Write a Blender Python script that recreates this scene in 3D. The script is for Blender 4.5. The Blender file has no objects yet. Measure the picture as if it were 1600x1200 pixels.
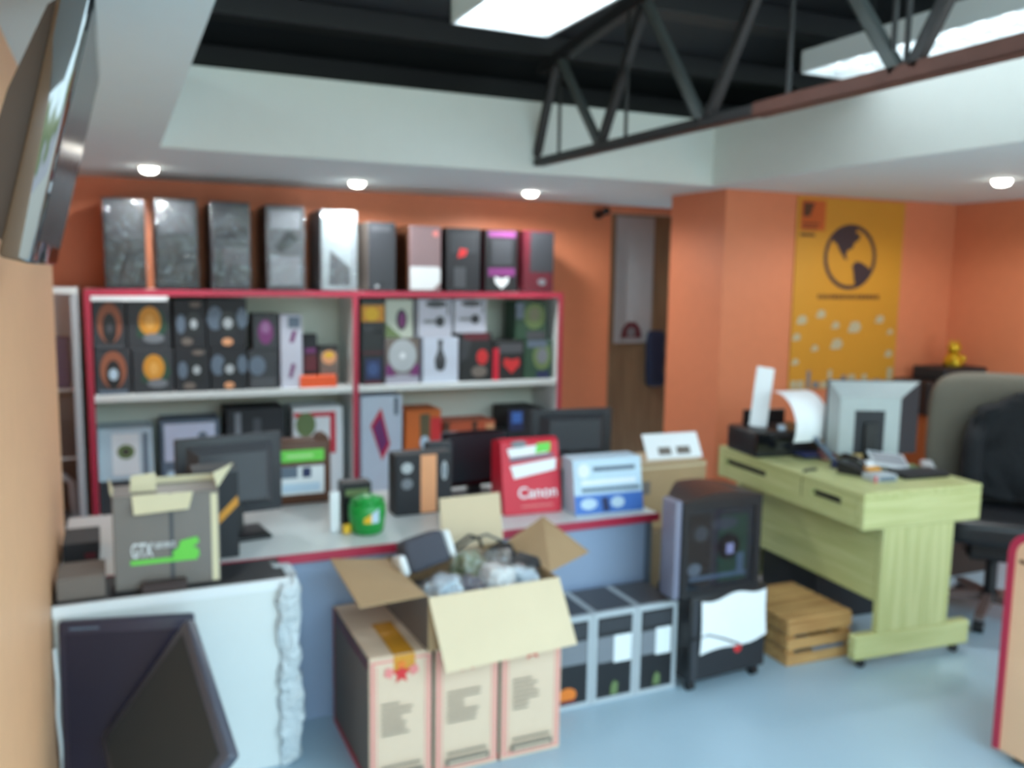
import bpy, bmesh, math, random
from mathutils import Vector, Matrix, noise
from mathutils.geometry import tessellate_polygon
scene = bpy.context.scene
COL = scene.collection
R = math.radians

# ------------------------------------------------------------------ camera, sky, exposure
cam_data = bpy.data.cameras.new('camera')
cam = bpy.data.objects.new('camera', cam_data)
COL.objects.link(cam)
F_PX = 1369.5
cam_data.sensor_width = 36.0
cam_data.lens = F_PX / 1600.0 * 36.0
cam_data.clip_start = 0.02
pitch, yaw, roll = 0.12143, 0.42618, 0.015475
fw = Vector((math.sin(yaw) * math.cos(pitch), math.cos(yaw) * math.cos(pitch), -math.sin(pitch)))
rt = Vector((math.cos(yaw), -math.sin(yaw), 0.0))
up = rt.cross(fw)
rt2 = math.cos(roll) * rt + math.sin(roll) * up
up2 = -math.sin(roll) * rt + math.cos(roll) * up
cam.matrix_world = Matrix(((rt2.x, up2.x, -fw.x, 0.0), (rt2.y, up2.y, -fw.y, 0.0), (rt2.z, up2.z, -fw.z, 1.6), (0, 0, 0, 1)))
scene.camera = cam
# the phone missed its focus: everything in the shop is a little soft
cam_data.dof.use_dof = True
cam_data.dof.focus_distance = 0.45
cam_data.dof.aperture_fstop = 8.6

world = bpy.data.worlds.new('daylight')
scene.world = world
world.use_nodes = True
wn = world.node_tree
wn.nodes.clear()
w_out = wn.nodes.new('ShaderNodeOutputWorld')
w_bg = wn.nodes.new('ShaderNodeBackground')
w_bg.inputs['Strength'].default_value = 4.1
w_tc = wn.nodes.new('ShaderNodeTexCoord')
w_sep = wn.nodes.new('ShaderNodeSeparateXYZ')
w_noise = wn.nodes.new('ShaderNodeTexNoise')
w_noise.inputs['Scale'].default_value = 6.0
w_add = wn.nodes.new('ShaderNodeMath')
w_add.operation = 'MULTIPLY_ADD'
w_add.inputs[1].default_value = 0.22
w_sum = wn.nodes.new('ShaderNodeMath')
w_sum.operation = 'ADD'
w_ramp = wn.nodes.new('ShaderNodeValToRGB')
els = w_ramp.color_ramp.elements
els[0].position = 0.0; els[0].color = (0.28, 0.34, 0.40, 1)
els[1].position = 1.0; els[1].color = (0.56, 0.84, 1.0, 1)
for p_, c_ in ((0.48, (0.28, 0.34, 0.40, 1)), (0.51, (0.12, 0.18, 0.10, 1)), (0.565, (0.20, 0.27, 0.18, 1)), (0.60, (0.66, 0.89, 1.0, 1))):
    e_ = els.new(p_); e_.color = c_
w_map = wn.nodes.new('ShaderNodeMath'); w_map.operation = 'MULTIPLY_ADD'
w_map.inputs[1].default_value = 0.5; w_map.inputs[2].default_value = 0.39
wn.links.new(w_tc.outputs['Generated'], w_sep.inputs[0])
wn.links.new(w_tc.outputs['Generated'], w_noise.inputs['Vector'])
wn.links.new(w_sep.outputs['Z'], w_map.inputs[0])
wn.links.new(w_noise.outputs['Fac'], w_add.inputs[0])
wn.links.new(w_map.outputs[0], w_add.inputs[2])
wn.links.new(w_add.outputs[0], w_ramp.inputs['Fac'])
wn.links.new(w_ramp.outputs['Color'], w_bg.inputs['Color'])
wn.links.new(w_bg.outputs[0], w_out.inputs['Surface'])

sun = bpy.data.lights.new('sun', 'SUN')
sun.energy = 9.0; sun.angle = R(1.0); sun.color = (1.0, 0.96, 0.88)
so = bpy.data.objects.new('sun', sun)
so.rotation_euler = (R(-4), R(38), 0)
COL.objects.link(so)

# daylight enters through the open shop front (guides the sky sampling only)
pl = bpy.data.lights.new('shopfront_daylight', 'AREA')
pl.shape = 'RECTANGLE'; pl.size = 5.2; pl.size_y = 3.0
pl.cycles.is_portal = True
po = bpy.data.objects.new('shopfront_daylight', pl)
po.location = (2.4, -0.32, 1.5); po.rotation_euler = (R(90), 0, 0)
COL.objects.link(po)

scene.view_settings.view_transform = 'Standard'
scene.view_settings.look = 'None'
scene.view_settings.gamma = 1.0
scene.view_settings.use_curve_mapping = False
scene.view_settings.exposure = 0.45


# ------------------------------------------------------------------ materials
def lin(c):
    c = c / 255.0
    return c / 12.92 if c <= 0.04045 else ((c + 0.055) / 1.055) ** 2.4


MATS = {}


def mat(name, rgb, rough=0.5, metal=0.0, var=0.06, scale=14.0, bump=0.0, bscale=60.0, emit=0.0, coat=0.0, alpha_mix=None):
    if name in MATS:
        return MATS[name]
    m = bpy.data.materials.new(name)
    m.use_nodes = True
    nt = m.node_tree
    b = nt.nodes['Principled BSDF']
    col = (lin(rgb[0]), lin(rgb[1]), lin(rgb[2]), 1.0)
    b.inputs['Roughness'].default_value = rough
    b.inputs['Metallic'].default_value = metal
    b.inputs['Coat Weight'].default_value = coat
    tc = nt.nodes.new('ShaderNodeTexCoord')
    if var > 0:
        n = nt.nodes.new('ShaderNodeTexNoise')
        n.inputs['Scale'].default_value = scale
        n.inputs['Detail'].default_value = 4.0
        mx = nt.nodes.new('ShaderNodeMix')
        mx.data_type = 'RGBA'
        mx.inputs[6].default_value = tuple(c * (1 - var) for c in col[:3]) + (1,)
        mx.inputs[7].default_value = tuple(min(1.0, c * (1 + var)) for c in col[:3]) + (1,)
        nt.links.new(tc.outputs['Object'], n.inputs['Vector'])
        nt.links.new(n.outputs['Fac'], mx.inputs[0])
        nt.links.new(mx.outputs[2], b.inputs['Base Color'])
    else:
        b.inputs['Base Color'].default_value = col
    if bump > 0:
        n2 = nt.nodes.new('ShaderNodeTexNoise')
        n2.inputs['Scale'].default_value = bscale
        n2.inputs['Detail'].default_value = 3.0
        bp = nt.nodes.new('ShaderNodeBump')
        bp.inputs['Strength'].default_value = bump
        bp.inputs['Distance'].default_value = 0.02
        nt.links.new(tc.outputs['Object'], n2.inputs['Vector'])
        nt.links.new(n2.outputs['Fac'], bp.inputs['Height'])
        nt.links.new(bp.outputs[0], b.inputs['Normal'])
    if emit > 0:
        b.inputs['Emission Color'].default_value = col
        b.inputs['Emission Strength'].default_value = emit
    MATS[name] = m
    return m


def wood(name, c1, c2, rough=0.45, axis=2, scale=3.0):
    m = bpy.data.materials.new(name)
    m.use_nodes = True
    nt = m.node_tree
    b = nt.nodes['Principled BSDF']
    b.inputs['Roughness'].default_value = rough
    tc = nt.nodes.new('ShaderNodeTexCoord')
    mp = nt.nodes.new('ShaderNodeMapping')
    s = [14.0, 14.0, 14.0]
    s[axis] = 0.8
    mp.inputs['Scale'].default_value = s
    n = nt.nodes.new('ShaderNodeTexNoise')
    n.inputs['Scale'].default_value = scale
    n.inputs['Detail'].default_value = 5.0
    rp = nt.nodes.new('ShaderNodeValToRGB')
    rp.color_ramp.elements[0].position = 0.35
    rp.color_ramp.elements[1].position = 0.68
    rp.color_ramp.elements[0].color = (lin(c1[0]), lin(c1[1]), lin(c1[2]), 1)
    rp.color_ramp.elements[1].color = (lin(c2[0]), lin(c2[1]), lin(c2[2]), 1)
    nt.links.new(tc.outputs['Object'], mp.inputs[0])
    nt.links.new(mp.outputs[0], n.inputs['Vector'])
    nt.links.new(n.outputs['Fac'], rp.inputs['Fac'])
    nt.links.new(rp.outputs[0], b.inputs['Base Color'])
    return m


def clear(name, amount=0.16, rough=0.06, bump=0.6, bscale=26.0, tint=(1, 1, 1)):
    """clear film or glass: mostly see-through with a glossy sheen"""
    m = bpy.data.materials.new(name)
    m.use_nodes = True
    nt = m.node_tree
    nt.nodes.clear()
    out = nt.nodes.new('ShaderNodeOutputMaterial')
    mix = nt.nodes.new('ShaderNodeMixShader')
    tr = nt.nodes.new('ShaderNodeBsdfTransparent')
    tr.inputs[0].default_value = tint + (1,)
    gl = nt.nodes.new('ShaderNodeBsdfGlossy')
    gl.inputs['Roughness'].default_value = rough
    mix.inputs[0].default_value = amount
    if bump > 0:
        tc = nt.nodes.new('ShaderNodeTexCoord')
        n = nt.nodes.new('ShaderNodeTexNoise')
        n.inputs['Scale'].default_value = bscale
        n.inputs['Detail'].default_value = 2.5
        n.inputs['Distortion'].default_value = 1.2
        bp = nt.nodes.new('ShaderNodeBump')
        bp.inputs['Strength'].default_value = bump
        bp.inputs['Distance'].default_value = 0.03
        nt.links.new(tc.outputs['Object'], n.inputs['Vector'])
        nt.links.new(n.outputs['Fac'], bp.inputs['Height'])
        nt.links.new(bp.outputs[0], gl.inputs['Normal'])
    nt.links.new(tr.outputs[0], mix.inputs[1])
    nt.links.new(gl.outputs[0], mix.inputs[2])
    nt.links.new(mix.outputs[0], out.inputs['Surface'])
    return m


M = {}
M['orange'] = mat('orange_paint', (218, 130, 92), 0.55, bump=0.04, bscale=180)
M['peach'] = mat('glare_orange_paint', (236, 182, 138), 0.5, bump=0.04, bscale=180)  # orange wall paint lightened to peach: daylight glare put into the colour
M['white_paint'] = mat('white_paint', (226, 230, 226), 0.7, var=0.02)
M['soffit'] = mat('soffit_paint', (218, 230, 232), 0.75, var=0.02)
M['floor'] = mat('grey_blue_vinyl', (170, 194, 210), 0.36, var=0.06, scale=3.0, bump=0.02, bscale=90)
M['pavement'] = mat('concrete_pavement', (140, 140, 135), 0.9, scale=2)
M['roof'] = mat('roof_sheet', (44, 46, 50), 0.6, scale=4)
M['steel_dark'] = mat('dark_painted_steel', (34, 34, 36), 0.5)
M['steel_grey'] = mat('grey_and_lit_steel', (78, 84, 84), 0.5)  # plain grey on the bracket; on truss diagonals, light put into the colour
M['steel_rust'] = mat('red_oxide_steel', (92, 56, 46), 0.6, var=0.25)
M['white_lam'] = mat('white_laminate', (218, 222, 222), 0.35, var=0.02)
M['shelf_back'] = mat('cream_laminate', (216, 218, 206), 0.5, var=0.02)
M['red'] = mat('red_edge_band', (176, 42, 70), 0.4)
M['counter_front'] = mat('pale_blue_grey_laminate', (152, 168, 196), 0.4, var=0.03)
M['black'] = mat('black_plastic', (26, 27, 31), 0.4)
M['black_soft'] = mat('soft_black_plastic', (34, 36, 42), 0.6)
M['piano'] = mat('piano_black', (14, 16, 20), 0.05, var=0.0)
M['piano'].node_tree.nodes['Principled BSDF'].inputs['IOR'].default_value = 2.6
M['gloss_black'] = mat('gloss_black', (16, 17, 20), 0.08, var=0.0, coat=0.5)
M['screen'] = mat('dark_screen', (34, 40, 46), 0.22, var=0.0)
M['charcoal'] = mat('charcoal', (52, 54, 60), 0.5)
M['dark_grey'] = mat('dark_grey', (74, 76, 82), 0.5)
M['mid_grey'] = mat('mid_grey', (120, 124, 132), 0.5)
M['light_grey'] = mat('light_grey', (176, 182, 188), 0.45)
M['silver'] = mat('silver_plastic', (168, 176, 178), 0.35, metal=0.15)
M['chrome'] = mat('chrome', (200, 204, 208), 0.15, metal=1.0, var=0.0)
M['white'] = mat('white_card', (228, 232, 236), 0.5, var=0.02)
M['paper'] = mat('paper', (236, 238, 242), 0.7, var=0.02)
M['card'] = mat('brown_cardboard', (172, 142, 106), 0.8, var=0.07, scale=8)
M['card_in'] = mat('pale_cardboard', (210, 190, 160), 0.8, var=0.05, scale=8)
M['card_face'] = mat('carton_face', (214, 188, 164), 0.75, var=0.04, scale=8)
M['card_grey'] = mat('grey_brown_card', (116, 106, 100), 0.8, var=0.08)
M['cream_card'] = mat('cream_card', (216, 208, 176), 0.75, var=0.03)
M['tape'] = mat('brown_packing_tape', (204, 140, 40), 0.25, var=0.12)
M['pink'] = mat('pink_print', (222, 132, 128), 0.7, var=0.02)
M['red_print'] = mat('red_print', (206, 44, 48), 0.6)
M['orange_print'] = mat('orange_print', (222, 120, 40), 0.6)
M['ink'] = mat('dark_print', (66, 62, 60), 0.7)
M['ink_soft'] = mat('soft_dark_print', (122, 112, 100), 0.7)
M['green'] = mat('green_print', (106, 206, 76), 0.5)
M['green_plastic'] = mat('green_plastic', (22, 150, 62), 0.35)
M['yellow'] = mat('yellow_print', (232, 184, 40), 0.5)
M['gold_print'] = mat('gold_print', (214, 146, 44), 0.5)
M['gold'] = mat('gold_figure', (216, 176, 44), 0.25, metal=0.6)
M['purple'] = mat('purple_print', (118, 48, 110), 0.5)
M['maroon'] = mat('maroon_print', (92, 22, 38), 0.45)
M['crimson'] = mat('crimson_print', (204, 22, 52), 0.45)
M['copper'] = mat('copper_print', (226, 160, 116), 0.4)
M['brown'] = mat('dark_brown_print', (88, 52, 32), 0.5)
M['navy'] = mat('navy_print', (36, 46, 88), 0.5)
M['blue'] = mat('blue_print', (70, 116, 196), 0.5)
M['ice'] = mat('ice_blue_print', (190, 212, 230), 0.4)
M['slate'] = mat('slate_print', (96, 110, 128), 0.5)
M['olive'] = mat('olive_print', (104, 124, 78), 0.5)
M['forest'] = mat('forest_print', (42, 74, 56), 0.5)
M['bannerbg'] = mat('amber_banner_vinyl', (206, 144, 44), 0.5, var=0.06, scale=4)
M['banner_grey'] = mat('banner_pale_print', (186, 176, 146), 0.5)
M['desk'] = wood('pale_green_pine', (182, 184, 124), (202, 202, 146), 0.45, axis=2)
M['desk_y'] = wood('pale_green_pine_lengthwise', (178, 180, 120), (198, 198, 142), 0.45, axis=1)
M['crate'] = wood('crate_pine', (166, 120, 70), (208, 164, 106), 0.6, axis=0)
M['door_brown'] = wood('brown_door_wood', (126, 104, 80), (148, 124, 96), 0.5, axis=2)
M['cabinet_wood'] = wood('orange_wood', (170, 96, 54), (196, 118, 70), 0.5, axis=2)
M['tan'] = mat('tan_upholstery', (104, 97, 86), 0.8, bump=0.2, bscale=300)
M['jacket'] = mat('black_cloth', (13, 15, 21), 0.85, bump=0.3, bscale=40)
M['blue_cloth'] = mat('dark_blue_cloth', (34, 44, 72), 0.85, bump=0.3, bscale=60)
M['peach_lam'] = mat('peach_laminate', (228, 182, 146), 0.45, var=0.03)
M['lamp'] = mat('lamp_tube', (240, 250, 255), 0.5, var=0.0, emit=13.0)
M['lamp_dim'] = mat('lamp_tube_dim', (240, 250, 255), 0.5, var=0.0, emit=3.6)
M['downlight'] = mat('downlight_lens', (255, 252, 240), 0.5, var=0.0, emit=14.0)
M['reflector'] = mat('lamp_reflector', (222, 228, 230), 0.3, var=0.0)
M['wrap'] = clear('clear_wrap', 0.055, 0.06, 1.0, 8.0)
M['bubble'] = mat('bubble_wrap', (206, 214, 220), 0.16, var=0.12, scale=30, bump=1.0, bscale=46)
M['bag'] = clear('plastic_bag', 0.35, 0.2, 0.9, 34.0)
M['glass'] = clear('cabinet_glass', 0.07, 0.03, 0.0)
M['tinted'] = clear('smoked_glass', 0.035, 0.05, 0.0, tint=(0.78, 0.82, 0.86))


# ------------------------------------------------------------------ mesh builder
class MB:
    def __init__(s):
        s.v = []; s.f = []; s.fm = []; s.sm = []; s.mats = []

    def mi(s, m):
        m = M[m] if isinstance(m, str) else m
        if m not in s.mats:
            s.mats.append(m)
        return s.mats.index(m)

    def add(s, verts, faces, m, X=None, smooth=False):
        o = len(s.v)
        for p in verts:
            p = Vector(p)
            s.v.append(X @ p if X is not None else p)
        k = s.mi(m)
        for f in faces:
            s.f.append([o + i for i in f]); s.fm.append(k); s.sm.append(smooth)
        return s

    def box(s, x0, x1, y0, y1, z0, z1, m, b=0.0, X=None, seg=1):
        bm = bmesh.new()
        bmesh.ops.create_cube(bm, size=1.0)
        for v in bm.verts:
            v.co = Vector(((x0 + x1) / 2 + v.co.x * (x1 - x0), (y0 + y1) / 2 + v.co.y * (y1 - y0), (z0 + z1) / 2 + v.co.z * (z1 - z0)))
        if b > 0:
            b = min(b, 0.45 * min(x1 - x0, y1 - y0, z1 - z0))
            bmesh.ops.bevel(bm, geom=bm.edges[:], offset=b, segments=seg, profile=0.5, affect='EDGES')
        bm.verts.index_update()
        s.add([v.co.copy() for v in bm.verts], [[v.index for v in f.verts] for f in bm.faces], m, X, smooth=seg > 1)
        bm.free()
        return s

    def cyl(s, p0, p1, r, m, n=16, r2=None, X=None):
        p0 = Vector(p0); p1 = Vector(p1)
        r2 = r if r2 is None else r2
        d = (p1 - p0).normalized()
        a = d.orthogonal().normalized(); c = d.cross(a)
        vs = []
        for P, rr in ((p0, r), (p1, r2)):
            for i in range(n):
                t = 2 * math.pi * i / n
                vs.append(P + rr * (math.cos(t) * a + math.sin(t) * c))
        s.add(vs, [[i, (i + 1) % n, n + (i + 1) % n, n + i] for i in range(n)], m, X, True)
        s.add(vs, [list(range(n))[::-1], list(range(n, 2 * n))], m, X)
        return s

    def tube(s, pts, r, m, n=8, X=None):
        pts = [Vector(p) for p in pts]
        vs = []; fs = []
        a = None
        for i, p in enumerate(pts):
            d = (pts[min(i + 1, len(pts) - 1)] - pts[max(i - 1, 0)]).normalized()
            if a is None:
                a = d.orthogonal().normalized()
            a = (a - d * a.dot(d)).normalized()
            c = d.cross(a)
            for k in range(n):
                t = 2 * math.pi * k / n
                vs.append(p + r * (math.cos(t) * a + math.sin(t) * c))
        for i in range(len(pts) - 1):
            for k in range(n):
                fs.append([i * n + k, i * n + (k + 1) % n, (i + 1) * n + (k + 1) % n, (i + 1) * n + k])
        fs.append(list(range(n))[::-1]); fs.append([(len(pts) - 1) * n + k for k in range(n)])
        return s.add(vs, fs, m, X, True)

    def lathe(s, prof, m, n=24, X=None):
        vs = []; fs = []
        for r, z in prof:
            for k in range(n):
                t = 2 * math.pi * k / n
                vs.append((r * math.cos(t), r * math.sin(t), z))
        for i in range(len(prof) - 1):
            for k in range(n):
                fs.append([i * n + k, i * n + (k + 1) % n, (i + 1) * n + (k + 1) % n, (i + 1) * n + k])
        fs.append(list(range(n))[::-1]); fs.append([(len(prof) - 1) * n + k for k in range(n)])
        return s.add(vs, fs, m, X, True)

    def prism(s, poly, t0, t1, m, plane='xz', X=None):
        """solid from an outline; plane gives the two axes of the outline, t0..t1 the third"""
        def P(u, v, t):
            return {'xz': (u, t, v), 'yz': (t, u, v), 'xy': (u, v, t)}[plane]
        n = len(poly)
        vs = [P(u, v, t0) for u, v in poly] + [P(u, v, t1) for u, v in poly]
        fs = [list(range(n)), list(range(n, 2 * n))[::-1]] + [[i, n + i, n + (i + 1) % n, (i + 1) % n] for i in range(n)]
        return s.add(vs, fs, m, X)

    def crumple(s, x0, x1, y0, y1, z0, z1, m, amp=0.01, freq=14.0, n=10, seed=0, X=None, power=2):
        """rounded box surface pushed about by noise (bags, loose film)"""
        bm = bmesh.new()
        bmesh.ops.create_cube(bm, size=2.0)
        bmesh.ops.subdivide_edges(bm, edges=bm.edges[:], cuts=n, use_grid_fill=True)
        c = Vector(((x0 + x1) / 2, (y0 + y1) / 2, (z0 + z1) / 2)); h = Vector(((x1 - x0) / 2, (y1 - y0) / 2, (z1 - z0) / 2))
        for v in bm.verts:
            q = v.co.copy()
            if power < 20:
                L = (abs(q.x) ** power + abs(q.y) ** power + abs(q.z) ** power) ** (1.0 / power)
                q = q / L
            p = Vector((c.x + q.x * h.x, c.y + q.y * h.y, c.z + q.z * h.z))
            d = noise.noise_vector(p * freq + Vector((seed, seed * 1.7, 0))) * amp
            p = p + d
            p.z = max(p.z, z0)
            v.co = p
        bm.verts.index_update()
        s.add([v.co.copy() for v in bm.verts], [[v.index for v in f.verts] for f in bm.faces], m, X, True)
        bm.free()
        return s

    # prints on the faces of a box (x0,x1,y0,y1,z0,z1): F front, L left, R right, T top
    def prints(s, d, items, face='F', e=0.0012, X=None):
        x0, x1, y0, y1, z0, z1 = d

        def P(u, v, k):
            q = e * (1 + 0.6 * k)
            if face == 'F': return (x0 + u * (x1 - x0), y0 - q, z0 + v * (z1 - z0))
            if face == 'B': return (x1 + u * (x0 - x1), y1 + q, z0 + v * (z1 - z0))
            if face == 'L': return (x0 - q, y1 + u * (y0 - y1), z0 + v * (z1 - z0))
            if face == 'R': return (x1 + q, y0 + u * (y1 - y0), z0 + v * (z1 - z0))
            return (x0 + u * (x1 - x0), y0 + v * (y1 - y0), z1 + q)
        for k, it in enumerate(items):
            if it[0] == 'r':
                _, a, b, c, dd, m = it
                s.add([P(a, b, k), P(c, b, k), P(c, dd, k), P(a, dd, k)], [[0, 1, 2, 3]], m, X)
            elif it[0] == 'e':
                _, u, v, ru, rv, m = it
                n = 28
                s.add([P(u + ru * math.cos(2 * math.pi * i / n), v + rv * math.sin(2 * math.pi * i / n), k) for i in range(n)], [list(range(n))], m, X)
            elif it[0] == 'p':
                _, pts, m = it
                tri = tessellate_polygon([[Vector((u, v, 0)) for u, v in pts]])
                s.add([P(u, v, k) for u, v in pts], [list(f) if (Vector(pts[f[1]]) - Vector(pts[f[0]])).cross(Vector(pts[f[2]]) - Vector(pts[f[0]])) > 0 else list(f)[::-1] for f in tri], m, X)
            elif it[0] == 'ring':
                _, u, v, ru, rv, w, m = it
                n = 40
                vs = []
                for i in range(n):
                    t = 2 * math.pi * i / n
                    vs.append(P(u + ru * math.cos(t), v + rv * math.sin(t), k))
                for i in range(n):
                    t = 2 * math.pi * i / n
                    vs.append(P(u + ru * (1 - w) * math.cos(t), v + rv * (1 - w) * math.sin(t), k))
                s.add(vs, [[i, (i + 1) % n, n + (i + 1) % n, n + i] for i in range(n)], m, X)
            elif it[0] == 'star':
                _, u, v, ru, rv, m = it
                pts = []
                for i in range(10):
                    t = math.pi / 2 + math.pi * i / 5
                    q = 1.0 if i % 2 == 0 else 0.45
                    pts.append((u + ru * q * math.cos(t), v + rv * q * math.sin(t)))
                s.add([P(a, b, k) for a, b in pts], [list(range(10))], m, X)
            elif it[0] == 't':      # lettering fitted into a rectangle
                _, body, a, b, c, dd, m = it
                vs, fs = letters(body)
                s.add([P(a + x * (c - a), b + y * (dd - b), k) for x, y in vs], fs, m, X)
        return s

    def mesh(s, name):
        me = bpy.data.meshes.new(name)
        me.from_pydata([tuple(v) for v in s.v], [], s.f)
        for m in s.mats:
            me.materials.append(m)
        me.polygons.foreach_set('material_index', s.fm)
        me.polygons.foreach_set('use_smooth', s.sm)
        me.update()
        return me

    def part(s, name, parent, label=None, kind=None):
        o = bpy.data.objects.new(name, s.mesh(name))
        COL.objects.link(o)
        if parent is not None: o.parent = parent
        if label: o['label'] = label
        if kind: o['kind'] = kind
        return o

    def thing(s, name, label, cat, loc=(0, 0, 0), rz=0.0, group=None, rot=None, kind=None):
        o = s.part(name, None)
        o.location = loc
        o.rotation_euler = rot if rot else (0, 0, R(rz))
        o['label'] = label; o['category'] = cat
        if group: o['group'] = group
        if kind: o['kind'] = kind
        return o

    def struct(s, name):
        o = s.part(name, None)
        o['kind'] = 'structure'
        return o


LET = {}


def letters(body):
    if body in LET: return LET[body]
    cu = bpy.data.curves.new('lettering', 'FONT')
    cu.body = body
    cu.offset = 0.012
    ob = bpy.data.objects.new('lettering', cu)
    COL.objects.link(ob)
    bpy.context.view_layer.update()
    me = bpy.data.meshes.new_from_object(ob.evaluated_get(bpy.context.evaluated_depsgraph_get()))
    xs = [v.co.x for v in me.vertices]; ys = [v.co.y for v in me.vertices]
    x0, x1, y0, y1 = min(xs), max(xs), min(ys), max(ys)
    vs = [((v.co.x - x0) / (x1 - x0), (v.co.y - y0) / (y1 - y0)) for v in me.vertices]
    fs = [list(p.vertices) for p in me.polygons]
    bpy.data.objects.remove(ob); bpy.data.curves.remove(cu); bpy.data.meshes.remove(me)
    LET[body] = (vs, fs)
    return LET[body]


def root(name, label, cat, loc=(0, 0, 0), rz=0.0, group=None, rot=None):
    o = bpy.data.objects.new(name, None)
    o.empty_display_size = 0.1
    COL.objects.link(o)
    o.location = loc
    o.rotation_euler = rot if rot else (0, 0, R(rz))
    o['label'] = label; o['category'] = cat
    if group: o['group'] = group
    return o


def dup(o, loc, rz=None, label=None, group=None):
    c = o.copy(); COL.objects.link(c); c.location = loc
    if rz is not None: c.rotation_euler = (0, 0, R(rz))
    if label: c['label'] = label
    if group: c['group'] = group
    for ch in list(o.children):
        d = ch.copy(); COL.objects.link(d); d.parent = c
        for g in list(ch.children):
            e = g.copy(); COL.objects.link(e); e.parent = d
    return c


def carton(name, label, cat, x0, x1, z0, z1, y, depth, m, F=(), L=(), T=(), Rr=(), group=None, rz=0.0, b=0.003):
    """a closed box standing with its front at y"""
    w = x1 - x0; h = z1 - z0
    d = (-w / 2, w / 2, 0.0, depth, 0.0, h)
    mb = MB().box(*d, m, b)
    if F: mb.prints(d, F, 'F')
    if L: mb.prints(d, L, 'L')
    if T: mb.prints(d, T, 'T')
    if Rr: mb.prints(d, Rr, 'R')
    return mb.thing(name, label, cat, ((x0 + x1) / 2, y, z0), rz, group)


def lines(u0, u1, v0, v1, n, m, seed=0, fill=0.5):
    rnd = random.Random(seed)
    out = []
    st = (v1 - v0) / n
    for i in range(n):
        v = v1 - (i + 0.5) * st
        out.append(('r', u0, v - st * fill / 2, u0 + (u1 - u0) * rnd.uniform(0.45, 1.0), v + st * fill / 2, m))
    return out


# ------------------------------------------------------------------ the room
MB().box(-1.0, 6.2, -0.35, 6.4, -0.06, 0.0, 'floor').struct('floor')
MB().box(-9, 14, -12, -0.35, -0.14, -0.08, 'pavement').struct('floor_outside')
MB().box(-0.35, -0.2, 0.15, 3.6, 0, 2.11, 'peach').struct('wall_left')
MB().box(-0.9, -0.35, 3.48, 3.6, 0, 2.11, 'peach').struct('wall_left_return')
MB().box(-0.9, -0.75, 3.6, 5.4, 0, 2.11, 'orange').struct('wall_alcove')
MB().box(-0.9, 3.2, 5.4, 5.52, 0, 2.11, 'orange').struct('wall_back')
MB().box(3.2, 5.2, 5.4, 5.52, 2.065, 2.11, 'orange').struct('wall_lintel')
MB().box(3.15, 5.13, 4.07, 4.6, 0, 2.11, 'orange').struct('wall_pier')
MB().box(4.98, 5.13, -0.3, 4.07, 0, 2.11, 'orange').struct('wall_right')
MB().box(5.05, 5.2, 4.6, 5.4, 0, 2.11, 'door_brown').struct('wall_passage_end')
MB().box(3.0, 5.3, 5.95, 6.05, 0, 2.11, 'door_brown').struct('wall_passage')
MB().box(-0.9, 5.2, 4.0, 6.05, 2.11, 2.45, 'soffit').struct('ceiling_back')
MB().box(-0.9, 0.195, 0.3, 3.998, 2.11, 2.45, 'soffit').struct('ceiling_left')
MB().box(3.0, 5.2, 0.3, 3.998, 2.11, 2.45, 'soffit').struct('ceiling_right')
# the white upstands of the ceiling opening are painted boards of their own
MB().box(0.195, 3.0, 3.985, 3.999, 2.112, 2.452, 'white_paint').struct('trim_1')
MB().box(2.985, 2.999, 0.3, 3.985, 2.112, 2.452, 'white_paint').struct('trim_2')
MB().prism([(-0.35, 3.215), (6.1, 2.50), (6.1, 2.54), (-0.35, 3.255)], -1.0, 5.3, 'roof', 'yz').struct('ceiling_roof')


def roof_z(y): return 3.32 - (y + 1.3) * 0.1108


for y in (5.35, 4.55, 3.9, 3.25, 2.6, 1.95, 1.3, 0.6):
    z = roof_z(y)
    o = MB().box(-0.9, 5.2, y - 0.03, y + 0.03, z - 0.10, z - 0.002, 'steel_dark', 0.004).box(-0.9, 5.2, y + 0.03, y + 0.09, z - 0.10, z - 0.094, 'steel_dark').struct('trim_purlin')

# door at the end of the passage, its lower half brown, its upper half a pale board
d1 = MB().box(3.26, 4.02, 5.56, 5.60, 0.0, 2.06, 'door_brown', 0.004).struct('door_1')
MB().box(3.335, 3.655, 5.545, 5.559, 1.13, 2.05, 'light_grey', 0.003).part('upper_panel', d1, 'pale grey upper board')
MB().box(3.30, 3.98, 5.548, 5.559, 0.10, 1.08, 'door_brown', 0.006).part('lower_panel', d1)
c = MB()
c.prints((3.387, 3.569, 5.543, 5.56, 1.155, 1.29), [('p', [(0, 0.1), (1, 0.1), (0.92, 0.6), (0.7, 0.95), (0.3, 0.95), (0.08, 0.6)], 'maroon'), ('e', 0.5, 0.4, 0.22, 0.28, 'mid_grey')], 'F')
c.box(3.387, 3.569, 5.543, 5.5445, 1.155, 1.16, 'maroon')
c.thing('door_sticker', 'small dark red arched sticker low on the pale door board', 'sticker')
c = MB().crumple(3.60, 3.735, 5.46, 5.545, 0.80, 1.22, 'blue_cloth', 0.012, 12, 8, 3, power=6)
c.thing('hanging_cloth', 'dark blue cloth hanging at the right of the passage door', 'cloth')
r_ = root('security_camera', 'small black security camera high on the orange wall by the passage', 'camera', (3.085, 5.4, 2.0))
MB().cyl((0, -0.002, 0.04), (0, -0.03, 0.04), 0.03, 'black').part('mount', r_)
MB().cyl((0, -0.03, 0.04), (0.0, -0.11, 0.055), 0.022, 'black').cyl((0, -0.11, 0.055), (0, -0.125, 0.058), 0.027, 'gloss_black').part('camera_body', r_)

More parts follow.
